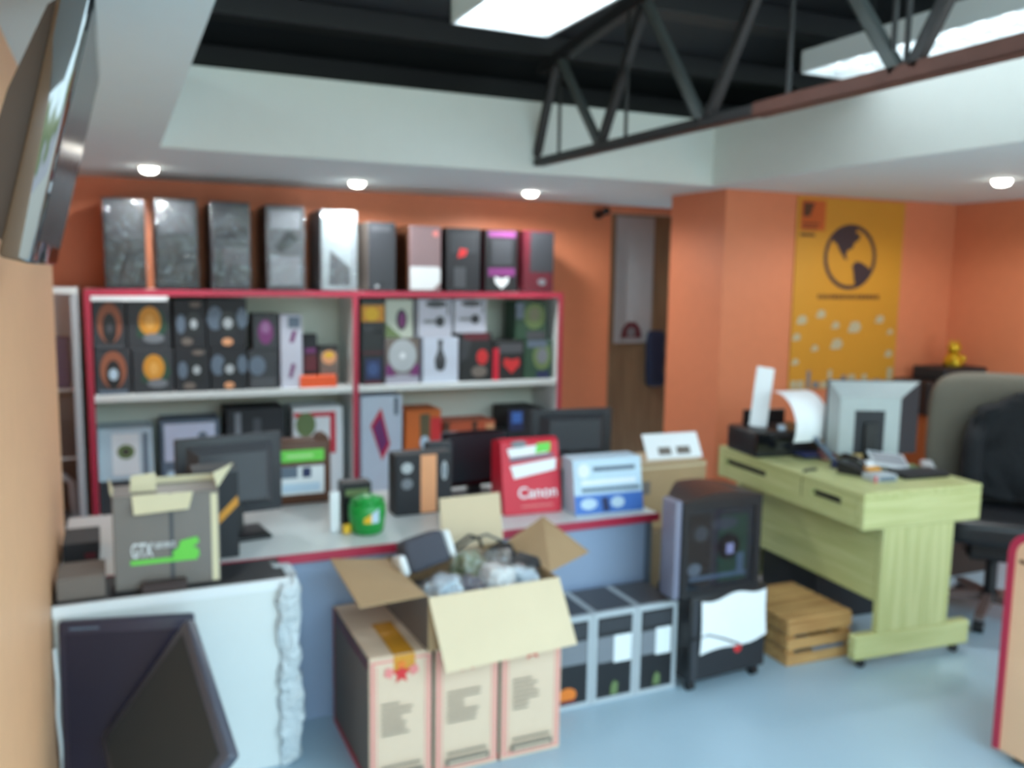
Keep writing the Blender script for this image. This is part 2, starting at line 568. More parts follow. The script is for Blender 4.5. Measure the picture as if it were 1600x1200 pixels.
# ------------------------------------------------------------------ roof truss (a dark steel lattice running into the room)
tr = root('roof_truss', 'dark steel lattice roof truss crossing the ceiling opening', 'truss', (1.92, 0, 0))


def bar(y0, z0, y1, z1, m, w=0.035, name='diagonal', t=0.03, lab=None):
    a = Vector((0, y0, z0)); b = Vector((0, y1, z1))
    d = (b - a); L = d.length; ang = math.atan2(d.z, d.y)
    X = Matrix.Translation(a) @ Matrix.Rotation(ang, 4, 'X')
    MB().box(-t / 2, t / 2, 0, L, -w / 2, w / 2, m, 0.002, X).box(-t / 2, t / 2 + 0.02, 0, L, -w / 2, -w / 2 + 0.005, m, 0, X).part(name, tr, lab)


bar(-0.3, 2.148, 2.35, 2.150, 'steel_rust', 0.045, 'bottom_chord', lab='rust brown near half of the bottom chord')
bar(2.35, 2.150, 3.98, 2.162, 'steel_dark', 0.036, 'bottom_chord')
bar(-0.3, roof_z(-0.3) - 0.14, 3.98, roof_z(3.98) - 0.14, 'steel_dark', 0.05, 'top_chord')
for y0, z0, y1, z1, m in ((3.98, 2.19, 3.80, 2.59, 'steel_dark'), (3.36, 2.17, 3.74, 2.60, 'steel_grey'), (3.35, 2.17, 3.04, 2.66, 'steel_dark'),
                          (2.64, 2.16, 3.02, 2.66, 'steel_grey'), (2.60, 2.16, 2.22, 2.75, 'steel_dark'), (1.78, 2.16, 2.20, 2.75, 'steel_grey'),
                          (1.73, 2.16, 1.30, 2.86, 'steel_dark'), (0.90, 2.16, 1.28, 2.86, 'steel_grey')):
    bar(y0, z0, y1, z1, m)  # grey bars are the lit diagonals, their light put into the colour
for y in (3.74, 3.15, 2.20, 1.80, 1.755):
    MB().cyl((0, y, 2.16), (0, y, roof_z(y) - 0.12), 0.008, 'steel_dark', 8).part('hanger_rod', tr)


# ------------------------------------------------------------------ lamps
def troffer(x0, y1, label, tube_mat):
    t = root('fluorescent_light', label, 'ceiling light', (x0, y1, 2.45), 0, 'fluorescent lights hung in the ceiling opening')
    W, Ln = 0.37, 1.25
    b = MB()
    prof = [(0, 0), (0.0, 0.085), (W, 0.085), (W, 0.0), (W - 0.012, 0.0), (W - 0.03, 0.07), (0.03, 0.07), (0.012, 0.0)]
    b.prism([(u, v) for u, v in prof], -Ln, 0, 'reflector', 'xz')
    b.box(0, W, -0.012, 0, 0, 0.085, 'reflector').box(0, W, -Ln, -Ln + 0.012, 0, 0.085, 'reflector')
    b.part('housing', t)
    for k, x in enumerate((0.10, W - 0.10)):
        MB().cyl((x, -0.05, 0.045), (x, -Ln + 0.05, 0.045), 0.017, tube_mat, 12).part('tube', t, 'glowing white tube')
    l = MB()
    for i in range(1, 12):
        y = -Ln * i / 12
        l.box(0.02, W - 0.02, y - 0.002, y + 0.002, 0.003, 0.03, 'reflector')
    l.box(W / 2 - 0.003, W / 2 + 0.003, -Ln + 0.012, -0.012, 0.003, 0.03, 'reflector')
    l.part('louvre', t)
    for y in (-0.2, -Ln + 0.2):
        MB().cyl((W / 2, y, 0.08), (W / 2, y, roof_z(y1 + y) - 2.45 - 0.001), 0.004, 'steel_dark', 6).part('hanger_rod', t)
    return t


troffer(1.075, 2.92, 'hanging fluorescent light in the middle of the dark ceiling opening', 'lamp')
troffer(2.60, 2.92, 'hanging fluorescent light seen behind the roof truss', 'lamp_dim')


def downlight(x, y, label, power=28.0):
    t = root('downlight', label, 'ceiling light', (x, y, 2.11), 0, 'round recessed downlights in the soffit')
    MB().lathe([(0.056, 0.0), (0.056, -0.004), (0.048, -0.008), (0.042, -0.004), (0.042, 0.0)], 'white_lam', 28).part('trim_ring', t)
    MB().lathe([(0.041, -0.001), (0.041, -0.016), (0.034, -0.027), (0.018, -0.033), (0.0005, -0.034)], 'downlight', 24).part('lens', t, 'glowing white lens')
    ld = bpy.data.lights.new('downlight_glow', 'SPOT')
    ld.energy = power; ld.color = (0.94, 1.0, 1.0); ld.spot_size = R(172); ld.spot_blend = 0.35; ld.shadow_soft_size = 0.04
    lo = bpy.data.objects.new('downlight_glow', ld)
    COL.objects.link(lo); lo.parent = t; lo.location = (0, 0, -0.04)


downlight(0.18, 4.75, 'round downlight in the back soffit, above the left of the shelf unit')
downlight(1.243, 4.84, 'round downlight in the back soffit, above the middle of the shelf unit')
downlight(2.291, 4.82, 'round downlight in the back soffit, above the right end of the shelf unit')
downlight(3.96, 2.99, 'round downlight in the right soffit, in front of the amber banner')

# ------------------------------------------------------------------ wall television
tv = root('television', 'black flat television tilted forward on the left wall', 'television', (-0.1, 1.64, 1.607), rot=(0, R(14.0), 0))
hl = 0.29
MB().box(-0.040, 0.0, -hl, hl, 0, 0.385, 'piano', 0.006, seg=2).part('bezel', tv)
MB().box(-0.0008, 0.0012, -hl + 0.028, hl - 0.028, 0.034, 0.36, 'screen').part('screen', tv, 'dark glossy screen')
MB().prism([(-0.0405, 0.02), (-0.085, 0.05), (-0.075, 0.22), (-0.052, 0.345), (-0.0405, 0.36)], -hl + 0.03, hl - 0.03, mat('brown_back_shell', (72, 52, 40), 0.35), 'xz').part('back_shell', tv, 'dark brown back shell')
MB().box(-0.0006, 0.0016, -hl + 0.008, -hl + 0.02, 0.10, 0.115, 'light_grey').part('power_button', tv)
tm = root('wall_bracket', 'steel bracket holding the television to the left wall', 'bracket', (-0.2, 1.64, 1.78))
MB().box(0.001, 0.012, -0.08, 0.08, -0.08, 0.08, 'steel_grey', 0.002).part('wall_plate', tm)
MB().cyl((0.01, 0, 0), (0.05, 0, 0.02), 0.014, 'chrome').cyl((0.03, -0.22, 0.01), (0.03, 0.1, 0.01), 0.01, 'chrome').part('arm', tm)

# ------------------------------------------------------------------ long shelf unit on the back wall
su = root('shelf_unit', 'white shelf unit with red edges along the back wall', 'shelves', (0, 5.0, 0))
X0, X1, D = -0.14, 2.62, 0.385
for x in (X0, 1.255, X1 - 0.03):
    s_ = MB().box(x, x + 0.03, 0.004, D - 0.012, 0, 1.472, 'white_lam').part('side_panel', su)
    MB().box(x - 0.001, x + 0.031, 0.0, 0.0045, 0, 1.472, 'red').part('edge_band', s_, 'red front edge')
t_ = MB().box(X0, X1, 0.004, D, 1.473, 1.505, 'white_lam').part('top_board', su)
MB().box(X0, X1, -0.001, 0.0045, 1.472, 1.506, 'red').part('edge_band', t_, 'red front edge')
for a, b in ((X0 + 0.031, 1.254), (1.286, X1 - 0.031)):
    MB().box(a, b, 0.012, D - 0.012, 0.915, 0.95, 'white_lam', 0.002).part('shelf_board', su)
    MB().box(a, b, 0.012, D - 0.012, 0.25, 0.28, 'white_lam', 0.002).part('shelf_board', su)
    MB().box(a, b, 0.03, 0.045, 0, 0.249, 'white_lam').part('plinth_board', su)
MB().box(X0 + 0.031, 0.26, -0.003, 0.004, 1.446, 1.4705, 'white').part('price_strip', su, 'white strip under the top board')
MB().box(X0 + 0.03, X1 - 0.03, D - 0.011, D, 0, 1.472, 'shelf_back').part('back_panel', su)

# ------------------------------------------------------------------ computer cases standing on the shelf unit
GC = 'computer cases along the top of the shelf unit'


def pc_case(x0, x1, z1, label, body, front, F, wrap=None, depth=0.34, y=5.012):
    z0 = 1.507
    w = x1 - x0; h = z1 - z0
    t = root('computer_case', label, 'computer case', ((x0 + x1) / 2, y, z0), 0, GC)
    MB().box(-w / 2, w / 2, 0.02, depth, 0.008, h, body, 0.004).box(-w / 2 + 0.02, -w / 2 + 0.05, 0.04, 0.07, 0.001, 0.01, 'black').box(w / 2 - 0.05, w / 2 - 0.02, 0.04, 0.07, 0.001, 0.01, 'black').box(-w / 2 + 0.02, w / 2 - 0.02, depth - 0.06, depth - 0.03, 0.001, 0.01, 'black').part('case_body', t)
    fpn = MB().box(-w / 2, w / 2, 0.0, 0.022, 0.003, h - 0.002, front, 0.006)
    fpn.prints((-w / 2, w / 2, 0.0, 0.022, 0.003, h), F, 'F')
    fpn.part('front_panel', t)
    if wrap:
        MB().crumple(-w / 2 - 0.006, w / 2 + 0.006, -0.014, depth + 0.004, 0.0, h + 0.008, 'wrap', 0.012, 8, 14, wrap, power=26).part('plastic_wrap', t, 'crinkled clear plastic wrap')
    return t


pc_case(-0.04, 0.16, 1.975, 'plastic-wrapped black computer case at the far left of the shelf top', 'black', 'black', [('r', .12, .55, .88, .95, 'black_soft')], 3)
pc_case(0.208, 0.42, 1.985, 'shiny plastic-wrapped black computer case, second from the left on the shelf top', 'black', 'black', [('r', .1, .62, .9, .95, 'charcoal')], 8)
pc_case(0.487, 0.69, 1.98, 'plastic-wrapped black case with grey front bay, third from the left on the shelf top', 'black', 'charcoal', [('r', .08, .5, .92, .72, 'black_soft'), ('r', .3, .28, .95, .48, 'dark_grey'), ('r', .1, .05, .3, .45, 'black')], 15)
pc_case(0.778, 0.985, 1.975, 'grey mottled plastic-wrapped computer case left of the white-fronted one', 'black', 'dark_grey', [('r', .1, .72, .9, .93, 'mid_grey'), ('p', [(.2, .5), (.6, .72), (.85, .6), (.4, .45)], 'black'), ('r', .1, .05, .9, .4, 'mid_grey')], 21)
pc_case(1.078, 1.285, 1.962, 'tall white-fronted computer case with a dark triangular grille', 'mid_grey', mat('pale_steel_front', (142, 152, 158), 0.3), [('p', [(.2, .06), (.8, .06), (.8, .28), (.24, .5)], 'dark_grey'), ('r', .86, .04, .93, .96, 'mid_grey'), ('e', .5, .9, .3, .05, 'ice')], 30)
pc_case(1.352, 1.515, 1.905, 'narrow dark grey computer case right of the white-fronted one', 'card_grey', 'charcoal', [('r', .1, .86, .8, .95, 'dark_grey'), ('r', .14, .1, .8, .8, 'charcoal'), ('e', .3, .06, .08, .025, 'light_grey')])
pc_case(1.602, 1.795, 1.895, 'mauve grey computer case with a white lower front', 'brown', mat('mauve_front', (136, 112, 116), 0.3), [('p', [(0, .02), (.75, .02), (.98, .14), (.98, .34), (.9, .37), (0, .37)], 'white'), ('e', .82, .88, .1, .05, 'pink')])
pc_case(1.835, 2.05, 1.89, 'black computer case with a red badge, right of the mauve one', 'black', 'black_soft', [('r', .12, .6, .9, .92, 'charcoal'), ('p', [(.3, .52), (.55, .56), (.6, .66), (.38, .68)], 'red_print'), ('r', .2, .05, .55, .38, 'dark_grey')])
pc_case(2.085, 2.30, 1.888, 'black computer case with purple bands and a white emblem on its front', 'maroon', 'black', [('r', .08, .88, .92, .97, 'purple'), ('r', .08, .25, .92, .38, 'purple'), ('r', .18, .42, .82, .84, 'charcoal'), ('p', [(.3, .15), (.5, .04), (.7, .15), (.72, .24), (.5, .2), (.28, .24)], 'white')])
pc_case(2.345, 2.555, 1.892, 'dark red computer case with a black mesh front at the right end', 'maroon', 'maroon', [('r', .2, .32, .98, .97, 'charcoal'), ('e', .6, .16, .14, .05, 'mid_grey')])

# ------------------------------------------------------------------ goods on the middle shelf, left bay
Y5 = 5.05
ZM = 0.951
GH = 'dark headphone boxes stacked on the middle shelf'
HP_O = [('e', .5, .55, .38, .42, mat('rust_print', (152, 88, 62), 0.5)), ('e', .5, .45, .22, .32, 'black'), ('e', .5, .45, .1, .1, 'dark_grey'), ('r', .06, .02, .9, .1, 'dark_grey')]
HP_O2 = HP_O[:2] + [('e', .5, .45, .13, .13, 'ice'), ('r', .06, .02, .9, .1, 'slate')]
HP_Y = [('p', [(.2, .25), (.75, .2), (.95, .45), (.8, .8), (.3, .85)], 'forest'), ('e', .52, .58, .26, .3, 'gold_print'), ('e', .52, .55, .11, .15, mat('amber_print', (230, 170, 84), 0.5)), ('e', .6, .22, .25, .1, 'mid_grey')]
HP_B = [('e', .22, .5, .14, .2, 'slate'), ('e', .62, .5, .22, .26, 'black'), ('e', .62, .5, .11, .1, 'light_grey'), ('e', .4, .14, .18, .08, 'card_grey'), ('e', .68, .9, .18, .06, 'card_grey')]
HP_B2 = [('e', .2, .6, .2, .24, 'slate'), ('e', .52, .5, .22, .24, 'black'), ('e', .52, .5, .12, .11, 'light_grey'), ('e', .5, .12, .14, .08, 'copper'), ('e', .88, .6, .14, .22, 'slate')]
hz1, hz2 = 1.188, 1.192
carton('headphone_box', 'black headphone box with an orange ring, lower row at the left post', 'box', -0.100, 0.068, ZM, hz1, Y5, .2, 'charcoal', HP_O2, group=GH)
carton('headphone_box', 'black headphone box with a gold centre, lower row', 'box', 0.076, 0.280, ZM, hz1, Y5, .2, 'charcoal', HP_Y, group=GH)
carton('headphone_box', 'dark headphone box with a pale blue dot, lower row, third from the left post', 'box', 0.288, 0.466, ZM, hz1, Y5, .2, 'black_soft', HP_B, group=GH)
carton('headphone_box', 'dark headphone box with blue-grey blobs, lower row beside the purple boxes', 'box', 0.472, 0.663, ZM, hz1, Y5, .2, 'black_soft', HP_B2, group=GH)
carton('headphone_box', 'black headphone box with an orange ring, upper row at the left post', 'box', -0.104, 0.052, hz1 + .001, 1.440, Y5, .2, 'charcoal', HP_O, group=GH)
carton('headphone_box', 'black headphone box with a gold centre, upper row', 'box', 0.058, 0.272, hz1 + .001, 1.446, Y5, .2, 'charcoal', HP_Y, group=GH)
carton('headphone_box', 'dark headphone box with a mauve dot, upper row, third from the left post', 'box', 0.288, 0.452, hz1 + .001, 1.452, Y5, .2, 'black_soft', HP_B, group=GH)
carton('headphone_box', 'dark headphone box with blue-grey blobs, upper row at its right end', 'box', 0.458, 0.668, hz1 + .001, 1.458, Y5, .2, 'black_soft', HP_B2, group=GH)
# the clear plastic display tape over the first boxes
carton('mouse_box', 'grey box with a pale blue patch, under the purple mouse box', 'box', 0.672, 0.834, ZM, 1.170, Y5, .16, 'charcoal', [('e', .3, .6, .28, .25, 'slate'), ('r', .1, .05, .95, .3, 'dark_grey')], group='small goods boxes on the middle shelf')
carton('mouse_box', 'black box with a purple picture, right of the headphone boxes', 'box', 0.70, 0.838, 1.171, 1.375, Y5, .16, 'charcoal', [('e', .5, .5, .3, .34, 'purple'), ('e', .5, .62, .18, .16, mat('lilac_print', (150, 104, 150), 0.5))], group='small goods boxes on the middle shelf')
carton('white_box', 'tall narrow white box with two dark slanted pictures', 'box', 0.850, 0.972, ZM, 1.370, Y5, .14, mat('lilac_white_card', (196, 198, 214), 0.5), [('p', [(.4, .62), (.6, .62), (.75, .78), (.55, .78)], 'purple'), ('p', [(.35, .14), (.5, .14), (.68, .32), (.5, .34)], 'purple'), ('r', .35, .82, .9, .97, 'slate')], group='small goods boxes on the middle shelf')
of = carton('orange_box', 'flat bright orange box lying at the front of the middle shelf', 'box', 0.955, 1.165, ZM, 1.018, 5.03, .16, mat('bright_orange', (240, 92, 40), 0.5), b=0.004)
carton('phone_box', 'small black and dark red box on the orange box', 'box', 0.982, 1.062, 1.019, 1.255, 5.07, .08, 'black_soft', [('r', .05, .1, .95, .5, 'maroon'), ('r', .1, .55, .9, .66, 'purple')], group='small goods boxes on the middle shelf')
carton('speaker_box', 'small brown box with a gold picture standing on the orange box', 'box', 1.075, 1.185, 1.019, 1.186, 5.075, .09, 'card_grey', [('r', .0, .82, 1, 1, 'black'), ('e', .5, .6, .4, .25, 'copper'), ('e', .5, .68, .25, .1, 'yellow')], group='small goods boxes on the middle shelf')
# ------------------------------------------------------------------ right bay of the middle shelf
G2 = 'boxes in the right bay of the middle shelf'
carton('cable_box', 'dark box with a navy patch at the left of the right bay', 'box', 1.318, 1.455, ZM, 1.262, Y5, .18, 'black', [('r', .15, .1, .85, .5, 'navy'), ('e', .5, .3, .25, .13, mat('dull_blue', (60, 82, 130), 0.5)), ('r', .0, .6, 1, .63, 'maroon'), ('r', .1, .02, .9, .07, 'maroon')], group=G2)
carton('cable_box', 'black box with a yellow band, on top of the navy-patched box', 'box', 1.318, 1.455, 1.263, 1.458, Y5, .18, 'black', [('r', .0, .32, 1, .82, 'gold_print'), ('e', .45, .55, .3, .2, 'yellow'), ('e', .3, .1, .25, .12, 'charcoal')], group=G2)
carton('disc_box', 'box with a big white disc and purple corners', 'box', 1.463, 1.672, ZM, 1.226, Y5, .18, mat('lilac_grey', (164, 162, 178), 0.5), [('r', .0, .22, 1, 1, 'card_grey'), ('p', [(.0, .18), (.3, .18), (.15, .42), (0, .42)], 'purple'), ('p', [(.7, .18), (1, .18), (1, .42), (.85, .42)], 'purple'), ('e', .5, .62, .42, .36, 'light_grey'), ('e', .5, .62, .08, .07, 'white')], group=G2)
carton('webcam_box', 'white box with a purple mouse picture and green corner', 'box', 1.463, 1.632, 1.227, 1.456, Y5, .18, mat('pale_green_white', (190, 198, 186), 0.5), [('p', [(0, .02), (.6, .02), (.0, .4)], 'olive'), ('e', .58, .48, .2, .28, 'charcoal'), ('e', .6, .48, .12, .2, 'purple')], group=G2)
WB = [('r', .0, .0, .06, 1, 'mid_grey'), ('e', .55, .88, .3, .1, 'dark_grey'), ('r', .2, .38, .62, .46, 'mid_grey'), ('e', .66, .42, .13, .14, 'charcoal'), ('r', .86, .6, .92, .98, 'mid_grey')]
wcard = mat('lilac_white_card', (196, 198, 214), 0.5)
carton('white_box', 'white box with a dark nozzle picture, beside the purple mouse box', 'box', 1.655, 1.880, 1.228, 1.458, Y5, .18, wcard, WB, group=G2)
carton('white_box', 'white box with a dark nozzle picture, above the dark red boxes', 'box', 1.886, 2.110, 1.252, 1.458, Y5, .18, wcard, WB, group=G2)
carton('white_box', 'tall white box with a dark drop-shaped picture', 'box', 1.690, 1.925, ZM, 1.227, Y5, .18, mat('ice_white_card', (200, 208, 226), 0.5), [('p', [(.38, .3), (.62, .3), (.66, .5), (.55, .75), (.58, .95), (.42, .95), (.45, .75), (.34, .5)], 'dark_grey'), ('e', .5, .38, .14, .12, 'charcoal'), ('r', .0, .05, .03, 1, 'mid_grey')], group=G2)
carton('gaming_box', 'black and dark red box with a red blob, under the second nozzle box', 'box', 1.936, 2.150, ZM, 1.251, Y5, .18, 'black', [('r', .1, .85, .9, 1, 'maroon'), ('e', .7, .5, .18, .16, 'red_print'), ('p', [(.0, .4), (.25, .5), (.35, .85), (.0, .9)], 'charcoal'), ('e', .6, .2, .25, .12, 'card_grey')], group=G2)
carton('gaming_box', 'dark box with a bright red heart-like picture', 'box', 2.158, 2.366, ZM, 1.2035, Y5, .18, 'black', [('r', .0, .0, .2, .8, 'crimson'), ('r', .2, .68, 1, .92, 'dark_grey'), ('p', [(.62, .16), (.9, .38), (.86, .55), (.62, .5), (.38, .56), (.34, .38)], 'red_print')], group=G2)
carton('adapter_box', 'green-grey box with a round olive picture, right end of the lower row', 'box', 2.376, 2.574, ZM, 1.204, Y5, .18, 'forest', [('e', .64, .58, .34, .36, 'olive'), ('e', .64, .58, .2, .2, 'mid_grey'), ('r', .1, .8, .8, .98, 'slate'), ('r', .45, .02, .9, .2, 'navy')], group=G2)
carton('adapter_box', 'green-grey box with a round olive picture, right end of the upper row', 'box', 2.312, 2.530, 1.205, 1.446, Y5, .18, 'forest', [('e', .6, .62, .34, .34, 'olive'), ('e', .6, .66, .18, .18, mat('moss_print', (120, 122, 100), 0.5)), ('r', .0, .55, .25, .98, 'slate'), ('r', .35, .0, .95, .22, 'dark_grey')], group=G2)

# ------------------------------------------------------------------ lower shelf
ZL = 0.281
GL = 'larger boxes on the lower shelf'
carton('component_box', 'dark box under the white box with a green seal', 'box', -0.105, 0.16, ZL, 0.478, 5.08, .25, 'charcoal', group=GL)
carton('component_box', 'white box with a small green seal at the left of the lower shelf', 'box', -0.106, 0.165, 0.479, 0.764, 5.07, .22, mat('blue_white_card', (186, 204, 216), 0.5), [('r', .25, .1, .75, .9, 'white'), ('e', .5, .55, .16, .14, 'olive'), ('e', .5, .55, .07, .06, 'ink'), ('r', .82, .1, .9, .9, 'slate')], group=GL)
carton('component_box', 'pale blue box with a white label, lower shelf', 'box', 0.205, 0.515, ZL, 0.790, 5.09, .22, 'slate', [('r', .06, .55, .92, .96, mat('lavender_white', (206, 212, 236), 0.5)), ('e', .7, .82, .08, .04, 'slate'), ('r', .1, .1, .9, .45, 'ice')], group=GL)
carton('component_box', 'tall black box with grey stripes, lower shelf', 'box', 0.548, 0.868, ZL, 0.842, 5.05, .26, 'black_soft', [('r', .14, .5, .24, .96, 'mid_grey'), ('r', .45, .5, .58, .9, 'dark_grey'), ('r', .1, .06, .9, .2, 'dark_grey')], group=GL)
carton('component_box', 'white box with a red frame and green corner, lower shelf', 'box', 0.915, 1.205, ZL, 0.830, 5.06, .26, 'white', [('r', .02, .9, .85, .95, 'crimson'), ('r', .74, .5, .85, .95, 'crimson'), ('e', .25, .82, .2, .13, 'olive'), ('r', .08, .1, .6, .5, 'light_grey')], group=GL)
carton('component_box', 'white box with a large purple-red diamond', 'box', 1.318, 1.572, ZL, 0.880, 5.07, .26, mat('bluish_white', (200, 210, 226), 0.5), [('p', [(.50, .34), (.7, .5), (.48, .88), (.22, .7)], 'crimson'), ('p', [(.48, .4), (.64, .52), (.47, .8), (.28, .68)], 'purple'), ('r', .8, .8, .9, .98, 'slate')], group=GL)
carton('component_box', 'orange and red box with a dark centre stripe and white badge', 'box', 1.588, 1.815, ZL, 0.785, 5.05, .24, mat('deep_orange', (206, 104, 40), 0.5), [('r', .7, .0, 1, .9, 'red_print'), ('r', .4, .0, .68, .95, mat('olive_brown', (96, 86, 60), 0.5)), ('e', .53, .6, .13, .08, 'ice'), ('p', [(-.01, .05), (.05, .05), (.05, .5), (-.01, .3)], 'crimson')], group=GL)
carton('component_box', 'orange-brown box right of the red-orange one, behind the dark monitor', 'box', 1.845, 2.195, ZL, 0.692, 5.09, .22, mat('burnt_orange', (196, 88, 52), 0.5), [('r', .0, .0, .12, 1, 'brown'), ('r', .55, .0, .65, 1, 'brown'), ('r', .82, .6, .98, .95, 'copper')], group=GL)
carton('component_box', 'dark navy and blue box at the right of the lower shelf', 'box', 2.275, 2.515, ZL, 0.762, 5.06, .26, 'black_soft', [('r', .02, .7, .45, .98, 'navy'), ('r', .1, .8, .4, .95, 'blue'), ('r', .0, .2, .45, .6, 'maroon')], group=GL)

# ------------------------------------------------------------------ white-framed glass cabinet at the far left
gc = root('display_cabinet', 'white-framed glass display cabinet left of the shelf unit', 'cabinet', (-0.44, 5.0, 0))
for x in (-0.27, 0.235):
    for y in (0.0, 0.33):
        MB().box(x, x + 0.035, y, y + 0.035, 0, 1.48, 'light_grey', 0.003).part('post', gc)
for y in (0.0, 0.33):
    MB().box(-0.27, 0.27, y, y + 0.035, 1.48, 1.512, 'white_lam', 0.003).part('top_rail', gc)
    MB().box(-0.27, 0.27, y + .001, y + 0.034, 0.20, 0.235, 'white_lam', 0.003).part('bottom_rail', gc)
MB().box(-0.233, 0.233, 0.014, 0.019, 0.236, 1.479, 'glass').part('glass_pane', gc)
MB().box(-0.268, 0.268, 0.366, 0.374, 0.02, 1.48, 'light_grey').part('back_panel', gc)
MB().box(-0.266, 0.266, 0.037, 0.362, 0.222, 0.2345, 'white_lam').part('floor_board', gc)
for z in (0.62, 0.98):
    MB().box(-0.266, 0.266, 0.037, 0.362, z, z + 0.008, 'white_lam').part('glass_shelf', gc)
carton('cabinet_box', 'purple-blue box on the upper shelf of the glass cabinet', 'box', -0.42, -0.22, 0.989, 1.25, 5.08, .2, mat('deep_purple_blue', (52, 44, 96), 0.5))
carton('cabinet_box', 'dark grey box in the middle of the glass cabinet', 'box', -0.46, -0.19, 0.629, 0.955, 5.06, .25, 'black_soft', [('r', .1, .6, .9, .95, 'charcoal')])
carton('cabinet_box', 'black box at the back of the glass cabinet behind the white pipes', 'box', -0.50, -0.215, 0.236, 0.60, 5.235, .08, 'black')
t = root('bent_pipes', 'white bent pipes with a yellow cap low in the glass cabinet', 'pipes', (-0.32, 5.13, 0.236))
MB().tube([(-.1, 0, .0), (-.1, 0, .22), (-.08, 0, .27), (-.03, 0, .29), (.04, 0, .28), (.08, 0, .24), (.09, 0, .0)], .018, 'light_grey', 10).part('pipe', t)
MB().box(-.08, .06, -.03, .05, 0, .09, 'black').part('pump_body', t)
MB().cyl((-.1, -.03, .12), (-.1, -.055, .12), .022, 'yellow').part('cap', t)

# ------------------------------------------------------------------ the sales counter
ct = root('sales_counter', 'long pale blue-grey sales counter with a white top and red edge', 'counter', (0, 3.0, 0))
MB().box(-0.195, 2.045, 0.0, 0.78, 0.600, 0.630, 'white_lam', 0.002).part('countertop', ct)
MB().box(-0.195, 2.047, -0.006, -0.0004, 0.598, 0.631, 'red').part('edge_band', ct, 'red front edge')
MB().box(-0.195, 2.0, 0.03, 0.045, 0.0, 0.599, 'counter_front').part('front_panel', ct)
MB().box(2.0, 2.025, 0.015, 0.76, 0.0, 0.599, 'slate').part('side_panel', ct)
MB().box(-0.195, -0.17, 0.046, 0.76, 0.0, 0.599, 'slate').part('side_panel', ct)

# plastic-wrapped low cabinet at the left, in front of the counter
wc = root('wrapped_cabinet', 'low white cabinet with a dark top, wrapped in clear film, by the left wall', 'cabinet', (0, 2.76, 0))
MB().box(-0.195, 0.475, 0.0, 0.225, 0.0, 0.612, 'white_lam', 0.004).part('body', wc)
MB().box(-0.197, 0.478, 0.012, 0.228, 0.6125, 0.63, 'black_soft', 0.003).part('top_panel', wc, 'dark top panel')
MB().box(-0.196, 0.478, -0.004, 0.011, 0.600, 0.632, 'white').part('top_edge', wc)
MB().crumple(0.440, 0.515, -0.02, 0.215, 0.002, 0.625, 'bubble', 0.02, 24, 18, 5, power=12).part('bubble_wrap', wc, 'crumpled bubble wrap down the right edge')

# graphics card carton standing on it
gx = root('graphics_card_box', 'worn grey carton with a green and white print on the wrapped cabinet', 'box', (0.124, 2.82, 0.631), -1.5)
gw, gd, gh = 0.305, 0.155, 0.295
b = MB()
b.box(-gw / 2, gw / 2, 0, gd, 0, gh, mat('worn_grey_card', (118, 112, 108), 0.35, var=0.14, scale=5), 0.003)
b.prints((-gw / 2, gw / 2, 0, gd, 0, gh), [('r', .52, .0, .56, 1, 'dark_grey'), ('r', .92, .02, .985, .97, 'cream_card'),
         ('r', .15, .27, .78, .32, 'green'), ('t', 'GTX', .16, .345, .36, .50, 'white'), ('t', 'GEFORCE', .375, .43, .57, .49, 'white'),
         ('p', [(.55, .31), (.80, .31), (.79, .39), (.74, .41), (.80, .46), (.78, .52), (.62, .49), (.60, .42), (.54, .38)], 'green')], 'F')
b.part('carton_body', gx)
for pts, n in (([(-gw / 2 + .055, 0.002, gh), (gw / 2 - .075, 0.002, gh), (gw / 2 - .09, -0.03, gh - .045), (-gw / 2 + .06, -0.03, gh - .052)], 'front_flap'),
               ([(-gw / 2 + .05, 0.05, gh), (-gw / 2 + .125, 0.05, gh), (-gw / 2 + .125, 0.06, gh + .055), (-gw / 2 + .055, 0.06, gh + .05)], 'tab'),
               ([(-gw / 2 + .05, gd - .005, gh), (gw / 2, gd - .005, gh), (gw / 2, gd, gh + .02), (-gw / 2 + .05, gd, gh + .02)], 'back_flap'),
               ([(gw / 2, 0.04, gh), (gw / 2, 0.14, gh), (gw / 2 + .055, 0.13, gh + .055), (gw / 2 - .01, 0.05, gh + .045)], 'side_flap'),
               ([(-gw / 2, 0.02, gh), (-gw / 2, 0.12, gh), (-gw / 2 - .01, 0.12, gh + .03), (-gw / 2 - .004, 0.03, gh + .012)], 'side_flap')):
    mb = MB()
    nrm = (Vector(pts[1]) - Vector(pts[0])).cross(Vector(pts[3]) - Vector(pts[0])).normalized() * 0.002
    mb.add([Vector(p) + nrm for p in pts] + [Vector(p) - nrm for p in pts], [[0, 1, 2, 3], [7, 6, 5, 4], [0, 4, 5, 1], [1, 5, 6, 2], [2, 6, 7, 3], [3, 7, 4, 0]], 'cream_card')
    mb.part(n, gx, 'cream inside of the open carton')
carton('black_box', 'black box with a gold diagonal stripe, behind the worn grey carton', 'box', 0.215, 0.362, 0.632, 0.94, 3.04, .12, 'black_soft', [('p', [(.35, .40), (.5, .36), (1, .6), (.98, .7)], 'gold_print'), ('r', .0, .97, 1, 1, 'dark_grey')])
carton('small_dark_box', 'small flat dark brown box at the foot of the worn grey carton', 'box', 0.045, 0.175, 0.633, 0.662, 2.772, .035, mat('dark_brown_plastic', (58, 44, 44), 0.5))
carton('low_carton', 'low grey-brown carton between the left wall and the worn grey carton', 'box', -0.185, -0.055, 0.631, 0.70, 2.80, .16, 'card_grey')
